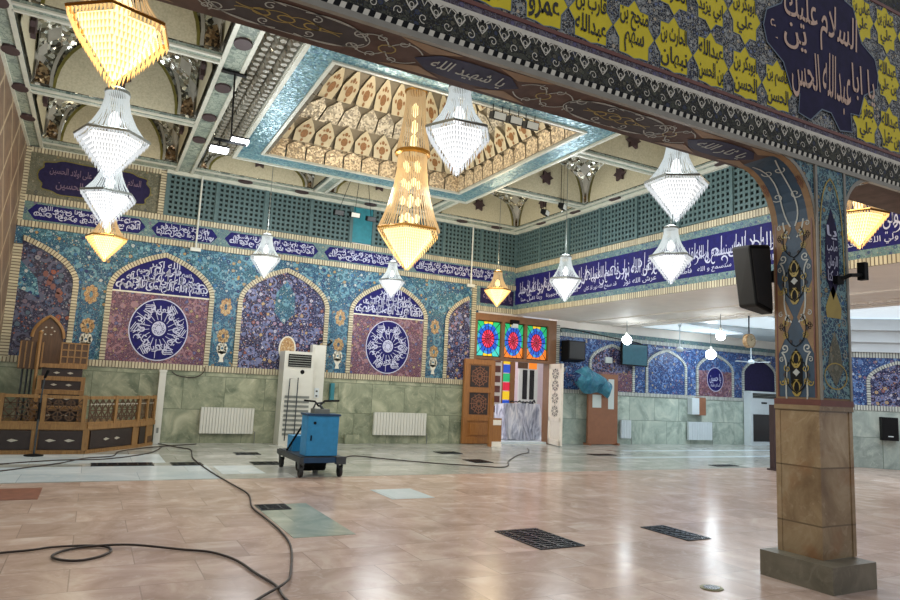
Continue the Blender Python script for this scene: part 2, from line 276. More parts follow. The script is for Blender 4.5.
# ------------------------------------------------------------------ mesh builder
class MB:
    def __init__(s, *mats): s.v = []; s.f = []; s.mi = []; s.uv = []; s.mats = [M[m] if isinstance(m, str) else m for m in mats]
    def face(s, pts, m=0, uvs=None):
        b = len(s.v); s.v += [tuple(p) for p in pts]; s.f.append(tuple(range(b, b + len(pts)))); s.mi.append(m)
        s.uv.append(uvs or [(0, 0)] * len(pts)); return s
    def box(s, x0, y0, z0, x1, y1, z1, m=0, rz=0, piv=None):
        e = .0002 * (len(s.f) // 6 % 13)   # neighbouring boxes of one part never share a face plane
        x0 -= e; y0 -= e; z0 -= e; x1 += e; y1 += e; z1 += e
        p = [(x0, y0, z0), (x1, y0, z0), (x1, y1, z0), (x0, y1, z0), (x0, y0, z1), (x1, y0, z1), (x1, y1, z1), (x0, y1, z1)]
        if rz:
            c = piv or ((x0 + x1) / 2, (y0 + y1) / 2); ca, sa = math.cos(rz), math.sin(rz)
            p = [(c[0] + (a - c[0]) * ca - (b - c[1]) * sa, c[1] + (a - c[0]) * sa + (b - c[1]) * ca, z) for a, b, z in p]
        return s.hexa(p, m)
    def hexa(s, p, m=0):
        b = len(s.v); s.v += [tuple(q) for q in p]
        for q in ((0, 3, 2, 1), (4, 5, 6, 7), (0, 1, 5, 4), (1, 2, 6, 5), (2, 3, 7, 6), (3, 0, 4, 7)):
            s.f.append(tuple(b + i for i in q)); s.mi.append(m); s.uv.append([(0, 0)] * 4)
        return s
    def prism(s, pts, off, m=0, m2=None):
        off = Vector(off); a = [Vector(p) for p in pts]; b = [p + off for p in a]; n = len(a); k = len(s.v)
        s.v += [tuple(p) for p in a + b]; m2 = m if m2 is None else m2
        s.f.append(tuple(k + i for i in range(n))); s.mi.append(m); s.uv.append([(0, 0)] * n)
        s.f.append(tuple(k + n + i for i in reversed(range(n)))); s.mi.append(m2); s.uv.append([(0, 0)] * n)
        for i in range(n):
            j = (i + 1) % n; s.f.append((k + i, k + n + i, k + n + j, k + j)); s.mi.append(m2); s.uv.append([(0, 0)] * 4)
        return s
    def tube(s, pts, r, n=6, m=0, cap=True):
        P = [Vector(p) for p in pts]; base = len(s.v); rr = r if isinstance(r, (list, tuple)) else [r] * len(P)
        prev = None
        for i, p in enumerate(P):
            d = (P[min(i + 1, len(P) - 1)] - P[max(i - 1, 0)])
            d = d.normalized() if d.length > 1e-9 else Vector((0, 0, 1))
            if prev is None: a = d.orthogonal().normalized()
            else:
                a = prev - d * prev.dot(d); a = a.normalized() if a.length > 1e-6 else d.orthogonal().normalized()
            prev = a; b = d.cross(a)
            for j in range(n):
                t = 2 * PI * j / n; s.v.append(tuple(p + (a * math.cos(t) + b * math.sin(t)) * rr[i]))
        for i in range(len(P) - 1):
            for j in range(n):
                q = (base + i * n + j, base + i * n + (j + 1) % n, base + (i + 1) * n + (j + 1) % n, base + (i + 1) * n + j)
                s.f.append(q); s.mi.append(m); s.uv.append([(0, 0)] * 4)
        if cap:
            s.f.append(tuple(base + j for j in reversed(range(n)))); s.mi.append(m); s.uv.append([(0, 0)] * n)
            e = base + (len(P) - 1) * n; s.f.append(tuple(e + j for j in range(n))); s.mi.append(m); s.uv.append([(0, 0)] * n)
        return s
    def lathe(s, prof, c=(0, 0, 0), n=16, m=0, hexk=0, axis='Z'):
        base = len(s.v)
        for r, z in prof:
            for j in range(n):
                t = 2 * PI * j / n; q = r * (hexr(t) if hexk else 1)
                x, y = q * math.cos(t), q * math.sin(t)
                if axis == 'Y': s.v.append((c[0] + x, c[1] + z, c[2] + y))
                elif axis == 'X': s.v.append((c[0] + z, c[1] + x, c[2] + y))
                else: s.v.append((c[0] + x, c[1] + y, c[2] + z))
        for i in range(len(prof) - 1):
            for j in range(n):
                s.f.append((base + i * n + j, base + i * n + (j + 1) % n, base + (i + 1) * n + (j + 1) % n, base + (i + 1) * n + j)); s.mi.append(m); s.uv.append([(0, 0)] * 4)
        return s
    def strip(s, A, B, m=0, v=1.0, u0=0.0):
        u = u0
        for i in range(len(A) - 1):
            a0, a1, b0, b1 = Vector(A[i]), Vector(A[i + 1]), Vector(B[i]), Vector(B[i + 1])
            du = ((a1 + b1) / 2 - (a0 + b0) / 2).length
            s.face((a0, a1, b1, b0), m, [(u, 0), (u + du, 0), (u + du, v), (u, v)]); u += du
        return u
    def build(s, name, parent=None, org=None, smooth=False, kind=None):
        me = bpy.data.meshes.new(name); o_ = Vector(org) if org is not None else Vector((0, 0, 0))
        vv = [tuple(Vector(p) - o_) for p in s.v] if org is not None else s.v
        me.from_pydata(vv, [], s.f); me.polygons.foreach_set('material_index', s.mi)
        for mm in s.mats: me.materials.append(mm)
        ul = me.uv_layers.new(name='UVMap'); flat = []
        for q in s.uv:
            for a in q: flat += [a[0], a[1]]
        ul.data.foreach_set('uv', flat)
        if smooth: me.polygons.foreach_set('use_smooth', [True] * len(s.f))
        me.update(); o = bpy.data.objects.new(name, me); COL.objects.link(o)
        if parent is not None: o.parent = parent
        elif org is not None: o.location = o_
        if kind: o['kind'] = kind
        return o
def hexr(t):
    a = (t % (PI / 3)) - PI / 6
    return math.cos(PI / 6) / math.cos(a)
def struct(name, loc=(0, 0, 0)):
    o = bpy.data.objects.new(name, None); COL.objects.link(o); o.location = loc; o['kind'] = 'structure'; return o
def thing(name, label, cat, loc=(0, 0, 0), group=None, rz=0):
    o = bpy.data.objects.new(name, None); COL.objects.link(o); o.location = loc; o.rotation_euler = (0, 0, rz); o.empty_display_size = .1
    o['label'] = label; o['category'] = cat
    if group: o['group'] = group
    return o
def tag(o, label, cat, group=None, kind=None):
    o['label'] = label; o['category'] = cat
    if group: o['group'] = group
    if kind: o['kind'] = kind
    return o
def copy_tree(o, parent=None):
    c = o.copy(); COL.objects.link(c)
    if parent is not None: c.parent = parent
    for ch in list(o.children): copy_tree(ch, c)
    return c
# ------------------------------------------------------------------ Arabic lettering
FORMS = {}
for c_ in list(range(0xFB50, 0xFC00)) + list(range(0xFE80, 0xFEFD)):
    d_ = unicodedata.decomposition(chr(c_)).split()
    if len(d_) >= 2: FORMS.setdefault(''.join(chr(int(x, 16)) for x in d_[1:]), {})[d_[0][1:-1]] = chr(c_)
def shape(s):
    w, i = [], 0
    while i < len(s):
        if s[i:i + 2] in FORMS and len(s[i:i + 2]) == 2: w.append(s[i:i + 2]); i += 2
        else: w.append(s[i]); i += 1
    dual = lambda c: c in FORMS and 'initial' in FORMS[c]
    can = lambda c: c in FORMS and 'final' in FORMS[c]
    out = []
    for i, c in enumerate(w):
        if c not in FORMS: out.append(c); continue
        p = i > 0 and dual(w[i - 1]) and can(c); n = i + 1 < len(w) and dual(c) and can(w[i + 1])
        f = 'medial' if p and n else 'final' if p else 'initial' if n else 'isolated'
        out.append(FORMS[c].get(f) or FORMS[c].get('isolated', c))
    return ''.join(reversed(out))
PL = {'Y': lambda a, b, c: (c[0] + a, c[1], c[2] + b), 'X': lambda a, b, c: (c[0], c[1] - a, c[2] + b), 'D': lambda a, b, c: (c[0] + a, c[1] - b, c[2])}
def glyphs(s, wt=.012):
    cu = bpy.data.curves.new('lettering', 'FONT'); cu.body = shape(s); cu.offset = wt; cu.size = 1; cu.resolution_u = 3
    o = bpy.data.objects.new('lettering', cu); COL.objects.link(o)
    bpy.context.view_layer.update()
    me = bpy.data.meshes.new_from_object(o.evaluated_get(bpy.context.evaluated_depsgraph_get()))
    V = [tuple(v.co) for v in me.vertices]; F = [tuple(p.vertices) for p in me.polygons]
    bpy.data.objects.remove(o); bpy.data.curves.remove(cu); bpy.data.meshes.remove(me)
    return V, F
GC = {}
def letters(mb, s, c, fit, plane='Y', wt=.012, m=0, rot=0, fn=None):
    key = (s, wt)
    if key not in GC: GC[key] = glyphs(s, wt)
    V, F = GC[key]
    x0 = min(v[0] for v in V); x1 = max(v[0] for v in V); y0 = min(v[1] for v in V); y1 = max(v[1] for v in V)
    sx = fit[0] / (x1 - x0); sy = fit[1] / (y1 - y0); b = len(mb.v); ca, sa = math.cos(rot), math.sin(rot)
    for v in V:
        a = (v[0] - (x0 + x1) / 2) * sx; e = (v[1] - (y0 + y1) / 2) * sy
        if fn: a, e = fn(a, e)
        a, e = a * ca - e * sa, a * sa + e * ca
        mb.v.append(PL[plane](a, e, c))
    for f in F:
        mb.f.append(tuple(b + i for i in f)); mb.mi.append(m); mb.uv.append([(0, 0)] * len(f))
def ribbon(mb, pts, wd, plane, c, m=0, closed=False, taper=False):
    P = [Vector((a, b)) for a, b in pts]; n = len(P); L, Q = [], []
    for i in range(n):
        d = (P[(i + 1) % n if closed else min(i + 1, n - 1)] - P[(i - 1) % n if closed else max(i - 1, 0)])
        d = d.normalized() if d.length > 1e-9 else Vector((1, 0)); nr = Vector((-d.y, d.x))
        q = wd / 2 * (max(.25, math.sin(PI * (i + .5) / n)) if taper else 1)
        L.append(PL[plane](*(P[i] + nr * q), c)); Q.append(PL[plane](*(P[i] - nr * q), c))
    if closed: L.append(L[0]); Q.append(Q[0])
    mb.strip(Q, L, m)
def spiral(x, y, r, turns=1.2, a0=0, sgn=1, n=14, tail=None):
    out = []
    for i in range(n + 1):
        t = i / n; q = r * (.18 + .82 * t); a = a0 + sgn * turns * 2 * PI * (t - 1)
        out.append((x + q * math.cos(a), y + q * math.sin(a)))
    if tail: out.append(tail)
    return out
def oval(x, y, rx, ry, n=24): return [(x + rx * math.cos(2 * PI * i / n), y + ry * math.sin(2 * PI * i / n)) for i in range(n)]
def bez(p0, p1, p2, p3, n=10):
    return [tuple((1 - t) ** 3 * p0[k] + 3 * (1 - t) ** 2 * t * p1[k] + 3 * (1 - t) * t * t * p2[k] + t ** 3 * p3[k] for k in range(len(p0))) for t in [i / n for i in range(n + 1)]]
def catmull(P, k=6):
    P = [Vector(p) for p in P]; out = []
    for i in range(len(P) - 1):
        a, b, c, d = P[max(i - 1, 0)], P[i], P[i + 1], P[min(i + 2, len(P) - 1)]
        for j in range(k):
            t = j / k; out.append(.5 * ((2 * b) + (c - a) * t + (2 * a - 5 * b + 4 * c - d) * t * t + (3 * b - a - 3 * c + d) * t ** 3))
    return out + [P[-1]]
def flat(mb, pts, plane, c, m=0): mb.face([PL[plane](a, b, c) for a, b in pts], m)
# ================================================================== STRUCTURE
YB, XR, ZC = 14.15, 9.37, 5.4
# ------------------------------------------------------------------ floor
floor = MB('floor').box(-6, -5, -.12, 30, 17.0, 0).build('floor', kind='structure')
MB('grey_floor').box(-1.6, 9.15, -.05, 24, 14.14, .003).build('grey_marble_zone', floor)
MB('white_floor').box(-1.47, 9.2, 0, 1.62, 10.58, .005).build('pale_marble_patch', floor)  # the white slabs here paint reflected light onto the grey marble
MB('white_floor').box(-1.47, 10.97, 0, 1.1, 12.1, .005).build('pale_marble_patch', floor)
MB('white_floor').box(1.7, 9.6, 0, 2.28, 10.5, .005).build('pale_marble_patch', floor)
MB('green_floor').box(1.62, 5.66, -.02, 2.17, 7.22, .003).build('green_marble_inlay', floor)
MB('white_floor').box(3.2, 7.25, -.02, 3.75, 7.95, .003).build('pale_marble_patch', floor)
MB('pit').box(-1.35, 8.02, -.02, -.36, 8.77, .004).build('brown_filled_opening', floor)
for a in ((10.0, 10.9, 24, 11.15), (11.5, 12.3, 24, 12.5)):
    MB('white_floor').box(a[0], a[1], 0, a[2], a[3], .005).build('white_marble_stripe', floor)

# ------------------------------------------------------------------ back wall
def arch_pts(cx, hw, z0, zs, za, n=9):
    h = za - zs
    left = bez((-hw, zs), (-hw, zs + .42 * h), (-hw * .58, zs + .78 * h), (0, za), n)
    return [(cx - hw, z0)] + [(cx + a, b) for a, b in left] + [(cx - a, b) for a, b in reversed(left[:-1])] + [(cx + hw, z0)]
def inset(P, d):
    out = []
    for i, p in enumerate(P):
        a = Vector(P[max(i - 1, 0)]); b = Vector(P[min(i + 1, len(P) - 1)]); t = (b - a).normalized(); nr = Vector((t.y, -t.x))
        q = Vector(p) + nr * d
        if i in (0, len(P) - 1): q.y = p[1]
        out.append(tuple(q))
    return out
def arch_panel(parent, plane, cx, hw, z0, zs, za, yo, kind, bw=.095, words=None, clip=None):
    """framed pointed arch; plane maps (a,b,depth towards the viewer)"""
    P = arch_pts(cx, hw, z0, zs, za); Q = inset(P, bw)
    if clip: P = [p for p in P if clip(p)]; Q = [p for p in Q if clip(p)]
    f = MB(kind); f.face([plane(a, b, .012) for a, b in Q][::-1]); f.build('arch_field', parent)
    b = MB('brick'); b.strip([plane(a, c, .04) for a, c in P], [plane(a, c, .04) for a, c in Q])
    b.strip([plane(a, c, .04) for a, c in Q], [plane(a, c, .0) for a, c in Q]); b.strip([plane(a, c, .0) for a, c in P], [plane(a, c, .04) for a, c in P])
    b.build('brick_arch_border', parent)
    return P, Q
pb = lambda a, b, d=0: (a, YB - d, b)
wb = struct('wall_back')
s_ = MB('plaster'); s_.box(-1.8, YB + .02, 0, 8.3, YB + .4, 5.7); s_.box(8.3, YB + .02, 3.08, XR + .3, YB + .4, 5.7); s_.build('masonry', wb)
MB('wains').box(-1.75, YB - .02, 0, 8.3, YB + .02, 1.41).build('wainscot', wb)
t_ = MB('teal_tile'); t_.box(-1.75, YB, 1.5, 8.3, YB + .02, 3.9); t_.build('tile_spandrels', wb)
def brick_line(parent, x0, x1, z0, z1, name='brick_course', d=.045, y=None):
    y = YB if y is None else y
    b = MB('brick'); b.strip([(x0, y - d, z0), (x1, y - d, z0)], [(x0, y - d, z1), (x1, y - d, z1)])
    b.strip([(x0, y, z0), (x1, y, z0)], [(x0, y - d, z0), (x1, y - d, z0)]); b.strip([(x0, y - d, z1), (x1, y - d, z1)], [(x0, y, z1), (x1, y, z1)])
    return b.build(name, parent)
brick_line(wb, -1.5, 8.3, 1.41, 1.53); brick_line(wb, -1.5, 8.42, 3.88, 3.99); brick_line(wb, -1.5, XR, 4.36, 4.47)
brick_line(wb, -1.5, .92, 5.29, 5.38)
def brick_post(parent, x0, x1, z0, z1, d=.049, y=None):
    y = YB if y is None else y
    b = MB('brick'); b.strip([(x0, y - d, z1), (x0, y - d, z0)], [(x1, y - d, z1), (x1, y - d, z0)])
    b.strip([(x1, y - d, z1), (x1, y - d, z0)], [(x1, y, z1), (x1, y, z0)]); b.strip([(x0, y, z1), (x0, y, z0)], [(x0, y - d, z1), (x0, y - d, z0)])
    return b.build('brick_post', parent)
brick_post(wb, -1.55, -1.42, 3.99, 5.38); brick_post(wb, .8, .92, 4.47, 5.38); brick_post(wb, -1.5, -1.36, 1.5, 3.55); brick_post(wb, 8.09, 8.2, 1.5, 3.9)
# arches
for i, cx in enumerate((1.05, 3.48, 5.91)):
    P, Q = arch_panel(wb, pb, cx, .98, 1.53, 2.9, 3.72, 0, 'navy_field' if i == 1 else 'maroon_field')
    if i != 1:
        top = [p for p in Q if p[1] > 2.9]; f = MB('navy', 'crest')
        top = [(cx - .885, 2.88)] + top + [(cx + .885, 2.88)]
        f.face([pb(a, b, .018) for a, b in top][::-1]); ribbon(f, [(cx - .885, 2.875), (cx + .885, 2.875)], .03, 'Y', (0, YB - .022, 0), 1)
        tp = f.build('calligraphy_tympanum', wb)
        lt = MB('white_letter'); wr = ('بسم الله الرحمن الرحيم', 'صلى الله على محمد و آله') if i == 0 else ('انما يريد الله ليذهب', 'عنكم الرجس اهل البيت')
        letters(lt, wr[0], (cx, YB - .026, 3.0), (1.55, .22), wt=.016); letters(lt, wr[1], (cx, YB - .026, 3.17), (1.34, .22), wt=.016); letters(lt, wr[0], (cx, YB - .026, 3.3), (1.0, .18), wt=.016); letters(lt, 'الله اكبر', (cx, YB - .026, 3.45), (.55, .18), wt=.01)
        for k_ in range(14):
            x = cx - .8 + 1.6 * k_ / 13; zt = 3.5 - .62 * abs(x - cx); ribbon(lt, [(x, 2.95), (x + .02, zt - .06)], .014, 'Y', (0, YB - .026, 0))
        for k_ in range(22):
            ax_ = -.78 + 1.56 * ((k_ * 7) % 22) / 21; az_ = 2.98 + .52 * (1 - abs(ax_) / .95) * ((k_ * 5) % 11) / 10; ribbon(lt, spiral(cx + ax_, az_, .085, .9, k_, 1 if k_ % 2 else -1), .03, 'Y', (0, YB - .026, 0), taper=True)
        lt.build('lettering', tp)
        md = MB('navy', 'white_letter'); md.face([pb(a, b, .018) for a, b in oval(cx, 2.18, .53, .6, 40)]); ribbon(md, oval(cx, 2.18, .53, .6, 40), .02, 'Y', (0, YB - .022, 0), 1, True)
        mo = md.build('calligraphy_medallion', wb)
        lt = MB('white_letter', 'navy'); lt.face([pb(a, b, .026) for a, b in oval(cx, 2.2, .13, .145, 20)])
        for k_ in range(8): ribbon(lt, spiral(cx + .075 * math.cos(k_ * PI / 4), 2.2 + .08 * math.sin(k_ * PI / 4), .035, 1, k_), .01, 'Y', (0, YB - .029, 0), 1)
        def bend(a, e, q=1): return a, e
        for k_ in range(6):
            an = k_ * PI / 3 + PI / 6; cxx, czz = cx + .33 * math.cos(an), 2.18 + .37 * math.sin(an)
            letters(lt, ('العظيم', 'العليم', 'الرحيم', 'الحكيم', 'الكريم', 'القديم')[k_], (cxx, YB - .026, czz), (.36, .2), wt=.015, rot=an - PI / 2 if k_ < 3 else an + PI / 2); letters(lt, 'الله', (cx + .4 * math.cos(an + .5), YB - .027, 2.18 + .45 * math.sin(an + .5)), (.16, .17), wt=.015, rot=an)
        for k_ in range(18):
            an = k_ * PI / 9; ribbon(lt, [(cx + .17 * math.cos(an), 2.18 + .19 * math.sin(an)), (cx + (.32 + .18 * (k_ % 2)) * math.cos(an + .12), 2.18 + (.36 + .2 * (k_ % 2)) * math.sin(an + .12))], .012, 'Y', (0, YB - .025, 0))
        for k_ in range(16):
            an = k_ * PI / 8; ribbon(lt, spiral(cx + (.3 + .1 * (k_ % 2)) * math.cos(an), 2.18 + (.34 + .11 * (k_ % 2)) * math.sin(an), .07, .9, an, 1 if k_ % 2 else -1), .026, 'Y', (0, YB - .0255, 0), taper=True)
        lt.build('lettering', mo)
    else:
        f = MB('teal_tile', 'crest'); f.face([pb(a, b, .016) for a, b in ((cx - .22, 2.75), (cx, 2.5), (cx + .22, 2.75), (cx + .2, 3.15), (cx, 3.45), (cx - .2, 3.15))])
        f.build('turquoise_floral_cartouche', wb)
        f = MB('vase_gold', 'crest'); o_ = oval(cx + .12, 1.98, .17, .26, 20); f.face([pb(a, b, .016) for a, b in o_]); ribbon(f, o_, .03, 'Y', (0, YB - .02, 0), 1, True); f.build('ochre_flower_cartouche', wb)
# half arches at the two ends
P = [p for p in arch_pts(-1.37, .97, 1.53, 2.9, 3.72) if p[0] >= -1.4]; Q = [p for p in inset(arch_pts(-1.37, .97, 1.53, 2.9, 3.72), .095) if p[0] >= -1.4]
f = MB('dark_field'); f.face([pb(a, b, .012) for a, b in [(-1.4, 1.53)] + Q][::-1]); f.build('arch_field', wb)
b = MB('brick'); b.strip([pb(a, c, .04) for a, c in P], [pb(a, c, .04) for a, c in Q]); b.build('brick_arch_border', wb)
f = MB('teal_tile'); f.face([pb(a, b_, .016) for a, b_ in ((-1.36, 2.75), (-1.0, 2.6), (-1.08, 2.95), (-1.36, 3.25))]); f.build('turquoise_floral_cartouche', wb)
f = MB('red_brown')
for k_ in range(7):
    q = (-.95 + .05 * k_ + .04 * math.sin(k_ * 2), 3.05 - .075 * k_); f.face([pb(q[0] + a, q[1] + b_, .016) for a, b_ in oval(0, 0, .045, .06, 8)])
f.build('rust_flower_spray', wb)
P = [p for p in arch_pts(8.33, .97, 1.53, 2.9, 3.72) if p[0] <= 8.12]; Q = [p for p in inset(arch_pts(8.33, .97, 1.53, 2.9, 3.72), .095) if p[0] <= 8.12]
f = MB('navy_field'); f.face([pb(a, b, .012) for a, b in Q + [(8.12, 1.53)]][::-1]); f.build('arch_field', wb)
b = MB('brick'); b.strip([pb(a, c, .04) for a, c in P], [pb(a, c, .04) for a, c in Q]); b.build('brick_arch_border', wb)
# vase panels between the arches
for cx in (-.18, 2.27, 4.73, 7.1):
    f = MB('vase_tile', 'vase_gold', 'crest'); h = .17 if cx < 0 else .2
    f.face([pb(a, b, .012) for a, b in ((cx - h, 1.53), (cx + h, 1.53), (cx + h, 3.0), (cx - h, 3.0))])
    for zc, rx, rz, m in ((2.75, .14, .22, 1), (2.15, .14, .17, 1), (1.9, .12, .12, 2)):
        for k_ in range(8):
            an = k_ * PI / 4; f.face([pb(a, b, .016) for a, b in oval(cx + rx * .6 * math.cos(an), zc + rz * .6 * math.sin(an), .04, .055, 8)], m)
        ribbon(f, oval(cx, zc, rx * .3, rz * .35, 10), .02, 'Y', (0, YB - .017, 0), m, True)
    f.face([pb(a, b, .016) for a, b in ((cx - .05, 1.62), (cx + .05, 1.62), (cx + .03, 1.7), (cx + .1, 1.84), (cx - .1, 1.84), (cx - .03, 1.7))], 2)
    f.build('vase_panel', wb)
# inscription band and cartouche panel
MB('edge_tile').box(-1.42, YB - .01, 3.99, XR, YB + .02, 4.36).build('band_edge_tile', wb)
bands = [(-1.36, .62, 'اللهم صل على الدين و مولانا محمد'), (.72, 1.98, 'و بارك و لا تحمل علينا'), (2.12, 4.12, 'السلام عليك يا وارث آدم صفوة الله'), (4.26, 6.3, 'السلام عليك يا وارث نوح نبي الله'), (6.42, 8.9, 'السلام عليك يا وارث ابراهيم خليل الله')]
for x0, x1, tx in bands:
    f = MB('navy'); zc = 4.175
    f.face([pb(a, b, .016) for a, b in ((x0, zc), (x0 + .12, 4.03), (x1 - .12, 4.03), (x1, zc), (x1 - .12, 4.32), (x0 + .12, 4.32))]); o_ = f.build('inscription_cartouche', wb)
    lt = MB('white_letter'); letters(lt, tx, (x0 / 2 + x1 / 2, YB - .024, zc - .045), (x1 - x0 - .2, .17), wt=.008)
    ww = tx.split(' '); letters(lt, ' '.join(ww[1:] + ww[:1]), (x0 / 2 + x1 / 2, YB - .026, zc + .07), (x1 - x0 - .34, .13), wt=.008)
    n = int((x1 - x0) / .11)
    for k_ in range(n):
        x = x0 + .14 + (x1 - x0 - .28) * k_ / max(1, n - 1)
        ribbon(lt, spiral(x, zc + .05 * (1 if k_ % 2 else -1), .06, .9, k_ * 1.3, 1 if k_ % 3 else -1), .018, 'Y', (0, YB - .024, 0))
    lt.build('lettering', o_)
f = MB('olive_field'); f.box(-1.42, YB - .01, 4.47, .8, YB + .02, 5.29); f.build('cartouche_surround', wb)
f = MB('navy_dk', 'olive_edge'); cp = []
for k_ in range(64):
    an = 2 * PI * k_ / 64; sx = abs(math.cos(an)) ** .45 * (1 if math.cos(an) >= 0 else -1); sz = abs(math.sin(an)) ** .6 * (1 if math.sin(an) >= 0 else -1)
    q = 1 + .035 * math.cos(10 * an); cp.append((-.32 + .93 * sx * q, 4.88 + .33 * sz * q))
f.face([pb(a, b, .016) for a, b in cp]); ribbon(f, cp, .02, 'Y', (0, YB - .02, 0), 1, True); o_ = f.build('large_cartouche', wb)
lt = MB('pink_letter'); letters(lt, 'السلام على الحسين و على اولاد الحسين', (-.32, YB - .024, 4.98), (1.55, .2), wt=.012); letters(lt, 'و على اصحاب الحسين', (-.32, YB - .024, 4.74), (1.3, .2), wt=.012)
lt.build('lettering', o_)
# lattice screens
def lattice(parent, plane, a0, a1, z0, z1, nh=8, name='lattice_screen'):
    f = MB('lattice', 'lattice_back'); P = lambda a, b, d: plane(a, b, d)
    f.prism([P(a0, z0, -.006), P(a1, z0, -.006), P(a1, z1, -.006), P(a0, z1, -.006)], Vector(P(a0, z0, -.012)) - Vector(P(a0, z0, -.006)), 1)
    dz = (z1 - z0) / nh; na = max(2, round((a1 - a0) / .105)); da = (a1 - a0) / na
    off = Vector(P(0, 0, .03)) - Vector(P(0, 0, 0))
    for i in range(nh + 1):
        z = z0 + dz * i; f.prism([P(a0, z - .022, 0), P(a1, z - .022, 0), P(a1, z + .022, 0), P(a0, z + .022, 0)], off)
    for i in range(na + 1):
        a = a0 + da * i; f.prism([P(a - .022, z0, .004), P(a + .022, z0, .004), P(a + .022, z1, .004), P(a - .022, z1, .004)], off)
    r = .015   # corner fillets make the openings nearly round
    for i in range(nh):
        for j in range(na):
            x, z = a0 + da * j + .02, z0 + dz * i + .02; X, Z = x + da - .04, z + dz - .04
            for (q, w_) in (((x, z), (1, 1)), ((X, z), (-1, 1)), ((X, Z), (-1, -1)), ((x, Z), (1, -1))):
                t = [P(q[0], q[1], .03), P(q[0] + r * w_[0], q[1], .03), P(q[0], q[1] + r * w_[1], .03)]
                f.face(t if w_[0] * w_[1] > 0 else t[::-1])
    return f.build(name, parent)
ms = [.94, 1.9, 2.9, 3.9, 4.83, 5.38, 6.3, 7.22, 8.3, 9.35]
for a, b in zip(ms, ms[1:]):
    if a == 4.83:
        MB('teal_panel').box(a + .03, YB - .03, 4.5, b - .03, YB, 5.32).build('turquoise_infill_panel', wb)
    else: lattice(wb, pb, a + .03, b - .03, 4.5, 5.33)
for x in ms: MB('lattice').box(x - .035, YB - .06, 4.47, x + .035, YB, 5.36).build('lattice_mullion', wb)
MB('silver').box(.9, YB - .08, 5.33, XR, YB, 5.42).build('silver_head_rail', wb)
# short panel above the door
f = MB('edge_tile'); f.box(8.2, YB - .02, 3.38, XR, YB + .02, 3.99); f.build('band_edge_tile', wb)
f = MB('navy_dk'); f.box(8.32, YB - .03, 3.46, XR - .06, YB, 3.84); o_ = f.build('inscription_cartouche', wb)
lt = MB('pink_letter'); letters(lt, 'يا ابا عبدالله', (8.82, YB - .034, 3.65), (.85, .26), wt=.015); lt.build('lettering', o_)
brick_line(wb, 8.2, XR, 3.26, 3.38); brick_line(wb, 8.4, XR, 3.88, 3.99)

# ------------------------------------------------------------------ left wall
lw = MB('left_wall', 'silver', 'wains_y'); lw.box(-1.75, 3.6, 1.41, -1.5, YB, 5.6); lw.box(-1.75, 3.6, 0, -1.48, YB, 1.41, 2)
lw.box(-1.52, 3.6, 1.41, -1.46, YB, 1.5, 1); lw.build('wall_left', kind='structure')

# ------------------------------------------------------------------ right upper wall (above the side aisle)
wr = struct('wall_right')
px = lambda a, b, d=0: (XR - d, -a, b)      # a = -y so that a grows to the right as seen
ya, yb = 2.4, YB
MB('plaster').box(XR + .04, ya, 3.26, XR + .35, yb, 5.7).build('masonry', wr)
def rect_x(mats, a0, a1, z0, z1, d, name):
    f = MB(mats); f.box(XR - d, a0, z0, XR + .04, a1, z1); return f.build(name, wr)
def brick_x(z0, z1, name='brick_course'):
    b = MB('brick'); d = .045; b.strip([(XR - d, yb, z0), (XR - d, ya, z0)], [(XR - d, yb, z1), (XR - d, ya, z1)])
    b.strip([(XR, yb, z0), (XR, ya, z0)], [(XR - d, yb, z0), (XR - d, ya, z0)]); return b.build(name, wr)
brick_x(3.25, 3.37); brick_x(4.33, 4.45)
rect_x('edge_tile', ya, yb, 3.37, 3.5, .012, 'band_edge_tile'); rect_x('edge_tile', ya, yb, 4.2, 4.33, .012, 'band_edge_tile')
bd = rect_x('navy', ya, yb, 3.5, 4.2, .01, 'inscription_band')
lt = MB('white_letter')
segs = [(13.9, 12.9, 'ربنا تقبل منا'), (12.85, 11.55, 'اعظم الله اجورنا'), (11.45, 10.3, 'قد سمع الله نور اذ كان'), (10.2, 9.2, 'عرش الله نور'), (9.1, 8.35, 'فاطمة و علي'), (8.3, 7.5, 'سنسمع و الله'), (7.45, 6.3, 'صاو الله لا اله'), (6.2, 5.35, 'محمد رسول الله'), (5.3, 4.6, 'علي ولي الله'), (4.55, 3.85, 'بلغي ثمر بك'), (3.8, 2.9, 'نعمي ربك')]
for y0, y1, tx in segs:
    letters(lt, tx, (XR - .016, (y0 + y1) / 2, 3.86), (abs(y0 - y1), .38), 'X', .002)
    letters(lt, tx[::-1].strip() if False else tx, (XR - .016, (y0 + y1) / 2, 3.6), (abs(y0 - y1) * .9, .13), 'X', .006)
for k_ in range(70):
    y = 13.9 - .155 * k_; ribbon(lt, spiral(-y, 3.72 + .2 * ((k_ * 7) % 5) / 4, .1, .8, k_ * 1.7, 1 if k_ % 2 else -1), .03, 'X', (XR - .015, 0, 0), taper=True)
random.seed(3); y = 13.8
while y > 3:
    h = random.uniform(.2, .32); ribbon(lt, [(-y, 3.82), (-y + .01, 3.84 + h)], .015, 'X', (XR - .016, 0, 0)); y -= random.uniform(.16, .3)
lt.build('lettering', bd)
my = [14.12, 13.07, 11.95, 10.87, 9.77, 8.68, 7.5, 6.4, 5.3, 4.2, 3.1]
for a, b in zip(my, my[1:]): lattice(wr, px, -a + .03, -b - .03, 4.49, 5.33)
for y in my: MB('lattice').box(XR - .06, y - .035, 4.45, XR, y + .035, 5.36).build('lattice_mullion', wr)
MB('silver').box(XR - .1, ya, 5.33, XR, yb, 5.42).build('silver_head_rail', wr)

